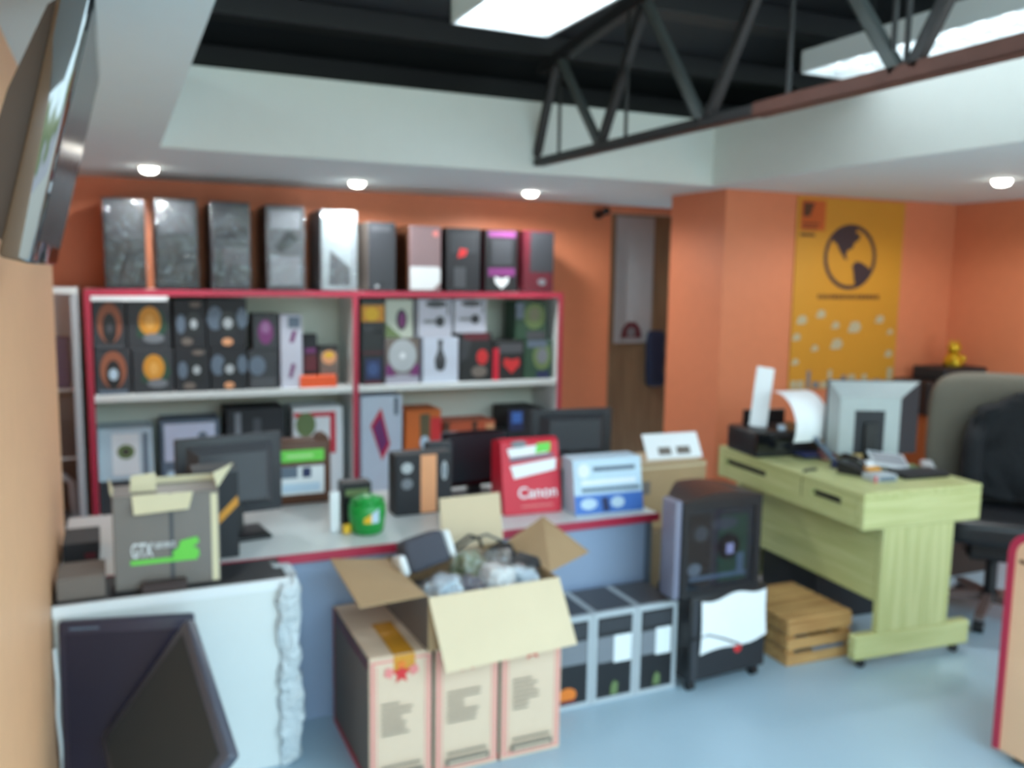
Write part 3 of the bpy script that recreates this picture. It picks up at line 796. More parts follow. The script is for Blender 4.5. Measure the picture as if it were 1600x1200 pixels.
carton('dark_device', 'dark device behind the low grey-brown carton', 'device', -0.185, -0.075, 0.631, 0.70, 3.16, .2, 'black_soft', [('r', .6, .2, .9, .5, 'maroon')])

MB().tube([(0, 0, .50), (0.004, -.004, .40), (0, 0, .30), (.006, -.006, .2), (.004, 0, .12)], .005, 'white', 8).thing('white_cable', 'thin white cable hanging at the end of the left wall beside the dark screen', 'cable', (-0.192, 2.725, 0.02))
# flat monitors leaning at the front left
ms = root('leaning_monitor', 'large dark flat screen standing against the wrapped cabinet by the left wall', 'monitor', (-0.005, 2.662, 0.0), rot=(R(-2), 0, R(-13)))
MB().box(-0.185, 0.185, 0.0, 0.03, 0.0, 0.598, mat('dusky_purple_plastic', (50, 48, 66), 0.3), 0.008, seg=2).part('bezel', ms)
MB().box(-0.165, 0.165, -0.0015, 0.001, 0.03, 0.56, mat('purplish_screen', (38, 38, 56), 0.22, var=0.0)).part('screen', ms)
MB().box(-0.155, -0.075, -0.0015, 0.001, 0.574, 0.580, 'slate').part('badge', ms)

P = Vector((0.150, 2.50, 0.645)); ua = Vector((-0.232, 0.15, -0.38)); vb = Vector((0.055, -0.40, -0.21))
LA, LB = ua.length, vb.length + 0.01
ua.normalize(); vb = (vb - ua * vb.dot(ua)).normalized(); nb = ua.cross(vb)
m2 = root('tilted_monitor', 'black glossy monitor tipped on one corner in front of the dark screen', 'monitor', (0, 0, 0))
m2.matrix_world = Matrix(((ua.x, vb.x, nb.x, P.x), (ua.y, vb.y, nb.y, P.y), (ua.z, vb.z, nb.z, P.z), (0, 0, 0, 1)))
s0 = 1.0 if nb.dot(Vector((0, 0, 1.6)) - P) > 0 else -1.0
lo, hi = (-0.034, 0.0) if s0 > 0 else (0.0, 0.034)
MB().box(0, LA, 0, LB, lo, hi, mat('slate_black_plastic', (74, 78, 92), 0.35), 0.010, seg=2).part('bezel', m2)
MB().box(0.03, LA - 0.03, 0.03, LB - 0.03, min(0.0, s0 * 0.0015), max(0.0, s0 * 0.0015), mat('slate_screen', (44, 54, 62), 0.55, var=0.0)).part('screen', m2, 'dark mirror-like screen')
MB().box(0.08, LA - 0.08, 0.08, LB - 0.08, lo - (0.02 if s0 > 0 else -0.034), hi - (0.034 if s0 > 0 else -0.02), 'black_soft', 0.008).part('back_shell', m2)

# ------------------------------------------------------------------ things standing on the counter
ZC = 0.632


def monitor_back(x, y, w, h, zb, label, rz, m='charcoal', group='monitors on the sales counter', foot=0.2, inset='dark_grey'):
    """flat monitor seen from behind, on its stand"""
    t = root('monitor', label, 'monitor', (x, y, ZC), rz, group)
    MB().box(-w / 2, w / 2, 0.012, 0.034, zb, zb + h, m, 0.006, seg=2).part('bezel', t)
    MB().box(-w / 2 + 0.012, w / 2 - 0.012, 0.0335, 0.036, zb + 0.015, zb + h - 0.012, 'screen').part('screen', t)
    k = MB()
    a, c_, e_ = w * 0.40, w * 0.31, 0.045
    vs = [(-a, 0.012, zb + h * .12), (a, 0.012, zb + h * .12), (a, 0.012, zb + h * .9), (-a, 0.012, zb + h * .9),
          (-c_, 0.012 - e_, zb + h * .2), (c_, 0.012 - e_, zb + h * .2), (c_, 0.012 - e_, zb + h * .8), (-c_, 0.012 - e_, zb + h * .8)]
    k.add(vs, [[4, 5, 6, 7], [0, 1, 5, 4], [1, 2, 6, 5], [2, 3, 7, 6], [3, 0, 4, 7]], inset)
    k.part('back_shell', t)
    MB().box(-0.035, 0.035, -0.03, 0.008, 0.012, zb + h * .4, 'black', 0.006).part('stand_neck', t)
    MB().box(-foot / 2, foot / 2, -0.10, 0.08, 0.0, 0.014, 'black', 0.006, seg=2).part('stand_foot', t)
    return t


monitor_back(0.37, 3.30, 0.385, 0.30, 0.075, 'dark monitor seen from behind, back-left on the counter beside the worn grey carton', 8, 'charcoal', foot=0.24)
monitor_back(1.965, 3.62, 0.415, 0.235, 0.115, 'slate grey monitor seen from behind, right end of the counter behind the red box', -6, 'black_soft', inset='charcoal')
# black monitor facing us
t = root('monitor', 'black monitor with a dark screen between the black box and the red box', 'monitor', (1.435, 3.52, ZC), 4, 'monitors on the sales counter')
MB().box(-0.165, 0.165, 0.0, 0.03, 0.05, 0.295, 'gloss_black', 0.006).part('bezel', t)
MB().box(-0.150, 0.150, -0.0015, 0.001, 0.075, 0.282, 'screen').part('screen', t)
MB().box(-0.03, 0.03, 0.02, 0.045, 0.012, 0.14, 'black').part('stand_neck', t)
MB().box(-0.10, 0.10, -0.05, 0.10, 0.0, 0.013, 'black', 0.005).part('stand_foot', t)

# brown framed box with a green band
t = root('gift_box', 'brown framed box with a bright green band and a white window', 'box', (0.700, 3.655, ZC), 0)
MB().box(-0.118, 0.118, 0.0, 0.10, 0.0, 0.275, 'brown', 0.012, seg=2).part('box_body', t)
MB().box(-0.097, 0.088, -0.004, 0.001, 0.185, 0.235, 'green', 0.001).prints((-0.097, 0.088, -0.004, 0, 0.185, 0.235), [('r', .15, .4, .75, .6, mat('pale_green_print', (186, 232, 160), 0.5))], 'F').part('green_label', t)
MB().box(-0.097, 0.088, -0.003, 0.001, 0.045, 0.165, 'white', 0.001).prints((-0.097, 0.088, -0.003, 0, 0.045, 0.165), [('r', .0, .6, .4, 1, 'slate'), ('r', .5, .6, .7, .95, 'navy'), ('r', .05, .1, .9, .4, 'ice')], 'F').part('window_panel', t)
MB().cyl((0.085, 0.02, 0.27), (0.085, 0.08, 0.27), 0.028, 'brown').part('latch', t)

carton('accessory_box', 'small dark box with yellow print behind the green tub', 'box', 0.775, 0.89, ZC, 0.80, 3.27, .08, 'black', [('r', .1, .7, .9, .85, 'olive'), ('r', .5, .3, .7, .5, 'light_grey')])
carton('white_card', 'narrow white card standing left of the green tub', 'card', 0.712, 0.748, ZC, 0.788, 3.2, .02, 'white')
carton('yellow_tag', 'tiny yellow tag at the foot of the green tub', 'tag', 0.752, 0.782, ZC, 0.668, 3.165, .012, 'yellow')
t = root('plastic_tub', 'bright green plastic tub on the counter with a pale picture on its side', 'tub', (0.845, 3.17, ZC), 0)
k = MB().lathe([(0.052, 0.0), (0.062, 0.008), (0.070, 0.07), (0.069, 0.108), (0.060, 0.118)], 'green_plastic', 28)
k.part('tub_body', t)
MB().lathe([(0.063, 0.1185), (0.064, 0.128), (0.03, 0.142), (0.0005, 0.145)], 'green_plastic', 28).part('lid', t)
k = MB()
for i in range(6):
    a0 = R(-115 + i * 8); a1 = R(-107 + i * 8)
    k.add([(0.0715 * math.cos(a0), 0.0715 * math.sin(a0), 0.05), (0.0715 * math.cos(a1), 0.0715 * math.sin(a1), 0.05), (0.0715 * math.cos(a1), 0.0715 * math.sin(a1), 0.075 + 0.006 * i), (0.0715 * math.cos(a0), 0.0715 * math.sin(a0), 0.068 + 0.006 * i)], [[0, 1, 2, 3]], 'ice' if i > 2 else 'yellow')
k.part('label', t)
carton('black_carton', 'black box with a wide copper stripe standing on the counter', 'box', 1.004, 1.246, ZC, 0.883, 3.33, .10, 'black_soft',
       [('r', .44, .02, .72, .98, 'copper'), ('e', .2, .78, .1, .09, 'light_grey'), ('e', .2, .52, .1, .09, 'mid_grey'), ('e', .86, .7, .05, .16, 'light_grey'), ('e', .86, .7, .02, .1, 'slate')])
carton('black_pack', 'dark box half hidden behind the copper-striped box', 'box', 1.18, 1.29, ZC, 0.90, 3.45, .05, 'charcoal')

# red Canon carton, its face leaning back
t = root('ink_carton', 'crimson slanted carton lettered Canon with white stickers on its upper face', 'box', (1.545, 3.17, ZC), -3)
b = MB()
b.prism([(0.0, 0.0), (0.16, 0.0), (0.16, 0.285), (0.085, 0.305), (0.055, 0.29)], -0.128, 0.128, 'crimson', 'yz')
b.part('carton_body', t)
sl = math.atan2(0.055, 0.29)
Xc = Matrix.Rotation(-sl, 4, 'X')
d_ = (-0.128, 0.128, -0.0005, 0, 0, 0.295)
b = MB().prints(d_, [('t', 'Canon', .26, .22, .93, .38, 'white'), ('r', .3, .1, .85, .12, 'pink')], 'F', X=Xc)
b.part('lettering', t, 'white lettering Canon')
b = MB().prints(d_, [('p', [(.2, .50), (.93, .60), (.95, .76), (.14, .68)], 'paper'), ('p', [(.14, .80), (.80, .84), (.84, .97), (.10, .92)], 'paper'), ('p', [(.14, .74), (.9, .79), (.9, .83), (.14, .79)], 'slate'), ('p', [(.58, .84), (.84, .86), (.86, .99), (.62, .98)], 'green'), ('e', .3, .98, .14, .05, 'mid_grey')], 'F', e=0.002, X=Xc)
b.part('sticker', t, 'white and green stickers')
# blue-white box
t = root('toner_box', 'pale blue-white box with a blue lower band at the right of the counter front', 'box', (1.845, 3.06, ZC), -3)
b = MB().prism([(0.0, 0.0), (0.15, 0.0), (0.15, 0.225), (0.04, 0.225)], -0.158, 0.158, 'ice', 'yz')
Xc = Matrix.Rotation(-math.atan2(0.04, 0.225), 4, 'X')
d_ = (-0.158, 0.158, -0.0005, 0, 0, 0.228)
b.prints(d_, [('r', .0, .02, 1, .36, 'blue'), ('e', .2, .2, .12, .1, 'ice'), ('e', .62, .2, .1, .1, 'ice'), ('p', [(.4, .05), (.5, .05), (.48, .3), (.38, .3)], 'navy'), ('r', .28, .78, .9, .86, 'slate'), ('r', .1, .55, .9, .62, 'paper'), ('r', .1, .42, .95, .48, 'slate'), ('e', .14, .8, .09, .13, 'white')], 'F', X=Xc)
b.part('box_body', t)
carton('dark_card', 'narrow dark pack between the red carton and the blue-white box', 'box', 1.668, 1.70, ZC, 0.80, 3.2, .05, 'black_soft')
# brown carton with a leaflet at the end of the counter
carton('brown_carton', 'open brown cardboard box at the right end of the counter', 'box', 2.14, 2.56, ZC - 0.2, 0.745, 3.37, .26, 'card', [('r', .1, .55, .25, .75, 'card_grey'), ('r', .0, .93, 1, .96, 'card_in')], T=[('r', .05, .05, .95, .95, 'card_in')])
MB().box(2.11, 2.60, 3.35, 3.66, 0.0, ZC - 0.202, 'door_brown', 0.004).thing('low_stand', 'low brown stand carrying the cardboard box beside the counter', 'stand')
t = MB().box(-0.15, 0.15, -0.002, 0.002, 0.0, 0.13, 'paper')
t.prints((-0.15, 0.15, -0.002, 0, 0, 0.13), [('r', .22, .15, .45, .45, 'card_grey'), ('r', .55, .15, .8, .45, 'card_grey')], 'F')
t.thing('leaflet', 'white printed sheet propped on the brown cardboard box', 'paper', (2.43, 3.44, 0.748), rot=(R(-32), 0, R(-4)))

# ------------------------------------------------------------------ printed cartons in front of the counter
GK = 'printed brown cartons on the floor in front of the counter'


def printed_carton(x0, x1, label, dep=0.475, seed=0):
    w = x1 - x0; h = 0.43
    t = root('printed_carton', label, 'carton', ((x0 + x1) / 2, 2.508, 0), 0, GK)
    d = (-w / 2, w / 2, 0, dep, 0, h)
    b = MB().box(*d, 'card_face', 0.003)
    P_ = 'pink'
    b.prints(d, [('r', .03, .03, .97, .97, P_), ('r', .07, .045, .93, .955, 'card_face'), ('r', .10, .06, .115, .94, P_), ('r', .885, .06, .90, .94, P_), ('r', .10, .055, .90, .065, P_),
                 ('star', .5, .86, .16, .085, 'red_print'), ('p', [(.22, .86), (.34, .83), (.38, .9), (.26, .92)], 'pink'), ('p', [(.62, .9), (.66, .83), (.78, .86), (.74, .92)], 'pink'), ('e', .5, .93, .07, .025, 'orange_print')]
             + lines(.18, .72, .40, .66, 7, 'ink_soft', seed, .34) + [('r', .18, .16, .80, .175, 'ink_soft'), ('r', .16, .07, .84, .13, 'ink_soft'), ('r', .2, .085, .8, .1, 'card_face')], 'F')
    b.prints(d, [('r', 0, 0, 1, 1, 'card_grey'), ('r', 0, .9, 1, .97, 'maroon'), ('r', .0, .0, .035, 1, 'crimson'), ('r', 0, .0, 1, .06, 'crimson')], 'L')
    b.part('carton_body', t)
    return t


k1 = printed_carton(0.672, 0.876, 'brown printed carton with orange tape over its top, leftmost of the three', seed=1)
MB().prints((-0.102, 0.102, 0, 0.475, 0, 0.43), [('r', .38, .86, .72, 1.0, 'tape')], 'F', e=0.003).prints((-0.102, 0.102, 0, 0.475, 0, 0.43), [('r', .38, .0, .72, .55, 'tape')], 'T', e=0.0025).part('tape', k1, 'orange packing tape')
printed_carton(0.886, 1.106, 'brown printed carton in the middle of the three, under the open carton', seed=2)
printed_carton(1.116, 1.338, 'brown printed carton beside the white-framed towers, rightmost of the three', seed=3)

# the open carton on top of two of them
oc = root('open_carton', 'open cardboard carton full of electronics on top of the printed cartons', 'carton', (1.09, 2.50, 0.4315), 2)
w, dp, h = 0.465, 0.43, 0.175
th = 0.004


def slab(pts, m, m2=None):
    p = [Vector(q) for q in pts]
    n = (p[1] - p[0]).cross(p[3] - p[0]).normalized() * th / 2
    mb = MB()
    mb.add([q + n for q in p], [[0, 1, 2, 3]], m)
    mb.add([q - n for q in p], [[3, 2, 1, 0]], m2 or m)
    mb.add([q + n for q in p] + [q - n for q in p], [[0, 4, 5, 1], [1, 5, 6, 2], [2, 6, 7, 3], [3, 7, 4, 0]], m)
    return mb


b = MB()
b.box(-w / 2, w / 2, 0, dp, 0, 0.006, 'card').box(-w / 2, w / 2, 0, th, 0.006, h, 'card').box(-w / 2, w / 2, dp - th, dp, 0.006, h, 'card').box(-w / 2, -w / 2 + th, th, dp - th, 0.006, h, 'card').box(w / 2 - th, w / 2, th, dp - th, 0.006, h, 'card')
b.prints((-w / 2, w / 2, 0, dp, 0, h), [('r', 0, 0, 1, 1, 'card_grey')], 'L')  # left side coloured darker: its shade is put into the cardboard colour
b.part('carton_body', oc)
slab([(-w / 2, 0.001, h), (w / 2, 0.001, h), (w / 2 + .025, -.085, h - .205), (-w / 2 + .025, -.085, h - .215)], 'card_in').part('front_flap', oc, 'pale inner face of the hanging front flap')
slab([(-w / 2, dp - .02, h), (-w / 2, 0.02, h), (-w / 2 - .21, 0.035, h - .012), (-w / 2 - .205, dp - .03, h + .03)], 'card').part('side_flap', oc)
slab([(w / 2, 0.06, h), (w / 2, dp - .02, h), (w / 2 + .17, dp + .0, h + .08), (w / 2 + .25, 0.22, h - .01)], 'card').part('side_flap', oc)
slab([(-.02, dp, h), (w / 2, dp, h), (w / 2 - .005, dp + .03, h + .185), (-.015, dp + .03, h + .185)], 'card_in', 'card').part('back_flap', oc)

# contents
t = root('desk_speaker', 'grey fabric-covered speaker with white end caps on top of the open carton', 'speaker', (0.955, 2.78, 0.60), rot=(R(-18), R(-12), R(6)))
MB().crumple(-0.075, 0.075, -0.05, 0.05, 0.0, 0.115, mat('grey_mesh_fabric', (78, 80, 92), 0.8, bump=0.5, bscale=400), 0.003, 10, 8, 2, power=9).part('body', t)
MB().box(0.076, 0.102, -0.045, 0.045, 0.008, 0.105, 'white', 0.012, seg=2).part('end_cap', t, 'white end cap')
MB().box(-0.105, -0.076, -0.045, 0.045, 0.002, 0.075, 'white', 0.012, seg=2).part('end_cap', t, 'white end cap')
GB = 'bagged electronics in the open carton'
for i, (x, y, z, sx, sy, sz, m, lab, cat) in enumerate((
        (0.945, 2.60, 0.52, .13, .12, .135, 'ice', 'pale bagged part at the left front of the open carton', 'bag'),
        (1.045, 2.59, 0.52, .085, .09, .13, 'navy', 'dark blue bundle at the front of the open carton', 'bundle'),
        (1.135, 2.60, 0.52, .095, .10, .155, 'white', 'white crumpled bag standing in the middle of the open carton', 'bag'),
        (1.225, 2.60, 0.52, .09, .10, .135, 'ice', 'pale blue-grey crumpled bag right of the white one in the open carton', 'bag'),
        (1.09, 2.745, 0.56, .13, .11, .115, 'olive', 'olive grey pouch behind the white bag in the open carton', 'pouch'),
        (1.21, 2.745, 0.55, .10, .11, .115, 'charcoal', 'dark bag behind the pale blue-grey bag in the open carton', 'bag'),
        (0.95, 2.735, 0.52, .12, .11, .08, 'dark_grey', 'dark grey bundle under the fabric speaker', 'bundle'))):
    mb = MB().crumple(-sx / 2, sx / 2, -sy / 2, sy / 2, 0, sz, m, 0.022, 26, 9, i * 3 + 1, power=3)
    mb.crumple(-sx / 2 - .006, sx / 2 + .006, -sy / 2 - .006, sy / 2 + .006, 0, sz + .008, 'bag', 0.026, 24, 9, i * 3 + 1, power=3)
    mb.thing('bagged_part', lab, cat, (x, y, z - 0.035), 10 * i, GB)
for i, (x, y, z, sx, sy, sz, lab, rot) in enumerate(((1.285, 2.68, 0.575, .075, .10, .055, 'black adapter at the right edge of the open carton', (0, R(-25), R(20))),
                                                      (1.265, 2.84, 0.56, .09, .08, .06, 'black adapter at the back right of the open carton', (R(15), R(-10), R(-15))))):
    t = root('power_adapter', lab, 'adapter', (x, y, z), rot=rot, group='black adapters in the open carton')
    MB().box(-sx / 2, sx / 2, -sy / 2, sy / 2, 0, sz, 'black_soft', 0.01, seg=2).part('body', t)
    MB().tube([(0, sy / 2, sz * .5), (0.01, sy / 2 + .04, sz * .7), (-.03, sy / 2 + .05, sz * .2), (-.06, sy / 2 + .01, 0)], 0.004, 'black', 6).part('cord', t)
MB().tube([(0, 0, 0), (.03, -.02, .05), (.08, -.01, .075), (.13, .02, .05), (.15, .04, 0.01)], .006, 'black', 8).thing('black_cable', 'loop of black cable rising behind the white bag in the open carton', 'cable', (1.03, 2.80, 0.62))
MB().tube([(0, 0, 0), (.05, -.005, .035), (.12, .01, .045), (.18, .0, 0.015), (.20, .01, -.03)], .005, 'dark_grey', 8).thing('grey_cable', 'loop of dark grey cable at the back of the open carton', 'cable', (1.09, 2.86, 0.62))

# ------------------------------------------------------------------ three white-framed towers
GW = 'white-framed computer towers on the floor beside the cartons'


def white_tower(x0, x1, label, F, h=0.355):
    w = x1 - x0
    t = root('white_tower', label, 'computer tower', ((x0 + x1) / 2, 2.73, 0), 0, GW)
    k = MB().box(-w / 2, w / 2, 0.004, 0.25, 0.0, h, 'light_grey', 0.004)
    k.prints((-w / 2, w / 2, 0.004, 0.25, 0, h), [('r', .12, .06, .99, .97, 'dark_grey')], 'T')
    k.part('case_body', t)
    MB().box(-w / 2, w / 2, 0.0, 0.0035, 0.0, 0.018, 'light_grey').box(-w / 2, w / 2, 0, 0.0035, h - 0.02, h, 'light_grey').box(-w / 2, -w / 2 + .018, 0, .0035, .018, h - .02, 'light_grey').box(w / 2 - .018, w / 2, 0, .0035, .018, h - .02, 'light_grey').part('front_frame', t, 'pale grey front frame')
    f = MB().box(-w / 2 + .018, w / 2 - .018, 0.001, 0.0036, .018, h - .02, 'black')
    f.prints((-w / 2 + .018, w / 2 - .018, 0.001, 0.0036, .018, h - .02), F, 'F')
    f.part('front_panel', t)


white_tower(1.396, 1.586, 'white-framed computer tower with an orange mark at its foot, next to the printed carton', [('r', .02, .48, .98, .76, 'mid_grey'), ('r', .05, .8, .95, .97, 'charcoal'), ('e', .45, .12, .25, .09, 'orange_print'), ('r', .2, .01, .7, .06, 'maroon')])
white_tower(1.590, 1.779, 'middle one of the three white-framed computer towers', [('r', .02, .44, .48, .76, 'mid_grey'), ('r', .48, .42, .98, .76, 'white'), ('r', .05, .82, .95, .97, 'charcoal'), ('p', [(.4, .02), (.6, .02), (.62, .16), (.5, .2), (.42, .14)], 'olive')])
white_tower(1.783, 1.966, 'white-framed computer tower beside the stacked black cases', [('r', .02, .44, .46, .74, 'mid_grey'), ('r', .46, .42, .94, .76, 'white'), ('r', .05, .80, .95, .97, 'charcoal'), ('p', [(.4, .04), (.62, .04), (.62, .16), (.5, .2), (.42, .14)], 'olive')])

# ------------------------------------------------------------------ two stacked black cases
bt = root('black_case', 'black computer case on casters at the bottom of the stack, paper over its side', 'computer case', (2.15, 2.665, 0), 3, 'stacked black computer cases by the desk')
MB().box(-0.175, 0.215, 0, 0.22, 0.045, 0.388, 'black', 0.008, seg=2).prints((-0.175, 0.215, 0, 0.22, 0.045, 0.388), [('r', .03, .03, .97, .4, 'black_soft'), ('e', .62, .3, .05, .06, 'red_print'), ('r', .02, .02, .1, .97, 'charcoal')], 'F').part('case_body', bt)
for x in (-0.145, 0.18):
    for y in (0.03, 0.19):
        c_ = MB().cyl((x - .012, y, 0.021), (x + .012, y, 0.021), 0.021, 'black', 14).box(x - .016, x + .016, y - .012, y + .012, 0.035, 0.046, 'charcoal').part('caster', bt)
ps = MB()
n_ = 12
vs = []; fs = []
for i in range(n_ + 1):
    for j in range(9):
        u = i / n_; v = j / 8
        x = -0.13 + u * 0.325
        z = 0.155 + 0.03 * u + v * (0.215 - 0.02 * u) - (0.010 * math.sin(u * 9) * (1 if j == 8 else 0.1))
        y = -0.006 - 0.012 * abs(math.sin(u * 5 + v * 2)) * (1 - v) - 0.003
        if j == 0: z += 0.012 * math.sin(u * 7)
        vs.append((x, y, z)); 
for i in range(n_):
    for j in range(8):
        a = i * 9 + j
        fs.append([a, a + 9, a + 10, a + 1])
ps.add(vs, fs, 'paper', None, True)
ps.add([Vector(v) + Vector((0, 0.0015, 0)) for v in vs], [f[::-1] for f in fs], 'paper', None, True)
pso = ps.thing('paper_sheet', 'white sheet of paper hanging over the lower black case', 'paper', (2.15, 2.664, 0), 3)
MB().tube([(-.175, -.006, .22), (-.10, -.016, .235), (-.03, -.02, .21), (.06, -.02, .17)], .004, 'black', 6).part('cord', bt)

ut = root('glass_case', 'black computer case with a smoked glass side, on top of the stack', 'computer case', (2.10, 2.655, 0.3895), 0, 'stacked black computer cases by the desk')
FP = [(-0.178, 0.012), (0.195, 0.012), (0.195, 0.225), (-0.06, 0.225), (-0.178, 0.105)]
MB().prism(FP, 0.0, 0.375, 'black', 'xy').part('case_body', ut)
k = MB()
k.box(-0.178, 0.195, 0.0, 0.0115, 0.0, 0.03, 'black').box(-0.178, 0.195, 0.0, 0.0115, 0.34, 0.376, 'black').box(-0.178, -0.15, 0.0, 0.0115, 0.03, 0.34, 'black').box(0.165, 0.195, 0.0, 0.0115, 0.03, 0.34, 'black')
k.part('side_frame', ut)
g = MB().box(-0.15, 0.165, 0.009, 0.0119, 0.03, 0.34, 'charcoal')
g.prints((-0.15, 0.165, 0.009, 0.0119, 0.03, 0.34), [('r', .02, .05, .35, .95, 'black'), ('r', .45, .05, .9, .9, 'forest'), ('r', .05, .1, .9, .16, 'slate'), ('e', .62, .5, .17, .17, 'black'), ('e', .2, .7, .1, .1, 'dark_grey'), ('e', .12, .25, .1, .08, 'mid_grey'), ('r', .75, .14, .86, .4, 'slate'), ('e', .55, .8, .2, .08, 'dark_grey')], 'F', e=0.0004)
g.part('mainboard', ut)
MB().box(0.035, 0.068, 0.0045, 0.0085, 0.155, 0.195, mat('lilac_label', (198, 180, 216), 0.5), 0.001).part('fan_label', ut, 'pale lilac label')
MB().box(-0.149, 0.164, 0.001, 0.004, 0.031, 0.339, 'tinted').part('glass_panel', ut)
k = MB()
FL = [(-0.18, -0.004), (0.197, -0.004), (0.197, 0.23), (-0.058, 0.23), (-0.18, 0.108)]
nn = 12
vs = []
for i in range(nn + 1):
    u = i / nn
    x = -0.18 + 0.377 * u
    yb_ = 0.23 if x > -0.058 else 0.108 + (x + 0.18)
    zz = 0.378 + 0.028 * math.sin(math.pi * u)
    vs += [(x, -0.004, 0.3765), (x, -0.004, zz), (x, yb_, zz), (x, yb_, 0.3765)]
fs = []
for i in range(nn):
    a = 4 * i
    fs += [[a, a + 4, a + 5, a + 1], [a + 1, a + 5, a + 6, a + 2], [a + 2, a + 6, a + 7, a + 3], [a + 3, a + 7, a + 4, a]]
fs += [[0, 1, 2, 3], [4 * nn + 3, 4 * nn + 2, 4 * nn + 1, 4 * nn]]
k.add(vs, fs, mat('brown_black_lid', (44, 36, 36), 0.35))
k.part('lid', ut)
MB().box(-0.208, -0.179, 0.004, 0.100, 0.0, 0.385, mat('lavender_grey_plastic', (122, 122, 142), 0.35), 0.008, seg=2).part('front_panel', ut, 'lavender grey front panel')

# ------------------------------------------------------------------ slatted crate
cr = root('wooden_crate', 'low slatted wooden crate on the floor between the black cases and the desk', 'crate', (2.505, 2.70, 0), -2)
CW, CD, CH = 0.34, 0.40, 0.20
for i in range(7):
    y = 0.005 + i * 0.056
    MB().box(0, CW, y, y + 0.046, CH - 0.012, CH, 'crate', 0.002).part('top_slat', cr)
for (y0, y1) in ((0.0, 0.012), (CD - 0.012, CD)):
    for z0, z1 in ((0.0, 0.05), (0.068, 0.115), (0.133, CH - 0.013)):
        MB().box(0.0, CW, y0, y1, z0, z1, 'crate', 0.002).part('side_slat', cr)
for x0 in (0.0, CW - 0.02):
    for z0, z1 in ((0.0, 0.06), (0.07, 0.125), (0.135, CH - 0.0125)):
        MB().box(x0, x0 + 0.015, 0.0125, CD - 0.0125, z0, z1, 'crate', 0.002).part('end_slat', cr)
for x in (0.016, CW - 0.05):
    for y in (0.0125, CD - 0.045):
        MB().box(x, x + 0.03, y, y + 0.03, 0.0, CH - 0.0125, 'crate').part('corner_post', cr)
MB().box(0.13, 0.30, -0.003, -0.0005, 0.052, 0.067, 'slate').part('label', cr, 'blue-grey strip')

# ------------------------------------------------------------------ pale green wooden desk
dk = root('wooden_desk', 'pale green-yellow pine desk with plank end panels', 'desk', (2.742, 2.565, 0), -4.5)
W, Ln = 0.625, 1.06
MB().box(0, W, 0, Ln, 0.725, 0.752, 'desk_y', 0.004).part('tabletop', dk)
for y0 in (0.0, Ln - 0.045):
    e_ = MB().box(0.0, W, y0 + (0.0 if y0 == 0 else 0), y0 + 0.045, 0.595, 0.7245, wood('pale_green_pine_across%d' % (y0 > 0), (182, 184, 124), (202, 202, 146), 0.45, axis=0), 0.004).part('top_rail', dk)
    leg = MB()
    for i in range(3):
        x = 0.115 + i * 0.125
        leg.box(x, x + 0.1245, y0 + 0.004, y0 + 0.041, 0.1455, 0.5945, 'desk', 0.003)
    leg.part('end_panel', dk)
    MB().box(0.0, W - 0.01, y0, y0 + 0.045, 0.04, 0.145, MATS.get('x') or bpy.data.materials['pale_green_pine_across0'], 0.005).part('foot_rail', dk)
    for x in (0.05, W - 0.07):
        MB().cyl((x, y0 + 0.012, 0.0195), (x, y0 + 0.034, 0.0195), 0.0195, 'black', 12).part('caster', dk)
MB().box(0.12, 0.14, 0.046, Ln - 0.046, 0.27, 0.60, 'desk_y', 0.002).part('modesty_panel', dk)
ap = MB()
for (y0, y1, z0, z1) in ((0.046, Ln - 0.046, 0.70, 0.7245), (0.046, Ln - 0.046, 0.601, 0.668), (0.046, 0.14, 0.668, 0.70), (0.33, 0.66, 0.668, 0.70), (1.0, Ln - 0.046, 0.668, 0.70)):
    ap.box(0.002, 0.022, y0, y1, z0, z1, 'desk_y')
ap.box(0.0225, 0.028, 0.05, Ln - 0.05, 0.66, 0.71, 'black')
ap.part('apron', dk, 'apron with two dark cable slots')
MB().box(0.022, 0.12, 0.046, Ln - 0.046, 0.590, 0.6005, 'desk_y').part('under_board', dk)

ZD = 0.7525
carton('under_desk_shade_block', 'large dark block added for the shade under the desk, behind the crate', 'box', 2.97, 3.36, 0.0, 0.30, 3.02, .42, 'black_soft', rz=-4.5)  # added block: its dark colour stands in for the shaded floor under the desk
# printer with paper
t = root('printer', 'black printer at the back-left corner of the desk', 'printer', (2.985, 3.40, ZD), -8)
MB().box(-0.185, 0.185, -0.14, 0.13, 0.0, 0.125, 'black', 0.012, seg=2).part('body', t)
MB().box(-0.19, 0.0, -0.155, -0.141, 0.03, 0.13, 'gloss_black', 0.004).part('front_cover', t)
MB().box(0.02, 0.17, -0.24, -0.1415, 0.012, 0.022, 'navy', 0.003).part('output_tray', t)
MB().box(-0.12, 0.12, 0.085, 0.10, 0.126, 0.20, 'black', 0.004).part('paper_support', t)
MB().cyl((-0.02, -0.1, 0.125), (-0.02, -0.1, 0.150), 0.02, 'ice', 14).part('button', t, 'pale round button')
t = MB().box(-0.045, 0.045, -0.0015, 0.0015, 0, 0.30, 'paper').thing('paper_stack', 'narrow white sheets standing up in the black printer', 'paper', (2.895, 3.412, 0.879), rot=(R(-10), R(9), R(-20)))
cp = MB()
vs = []; fs = []
for i in range(15):
    a = R(95 - i * 8.5)
    for k_ in (-0.10, 0.10):
        vs.append((k_, -0.17 * math.cos(a) + 0.0, 0.16 * math.sin(a) - 0.01))
for i in range(14):
    fs.append([2 * i, 2 * i + 1, 2 * i + 3, 2 * i + 2])
cp.add(vs, fs, 'paper', None, True)
cp.add([Vector(v) * 0.985 for v in vs], [f[::-1] for f in fs], 'paper', None, True)
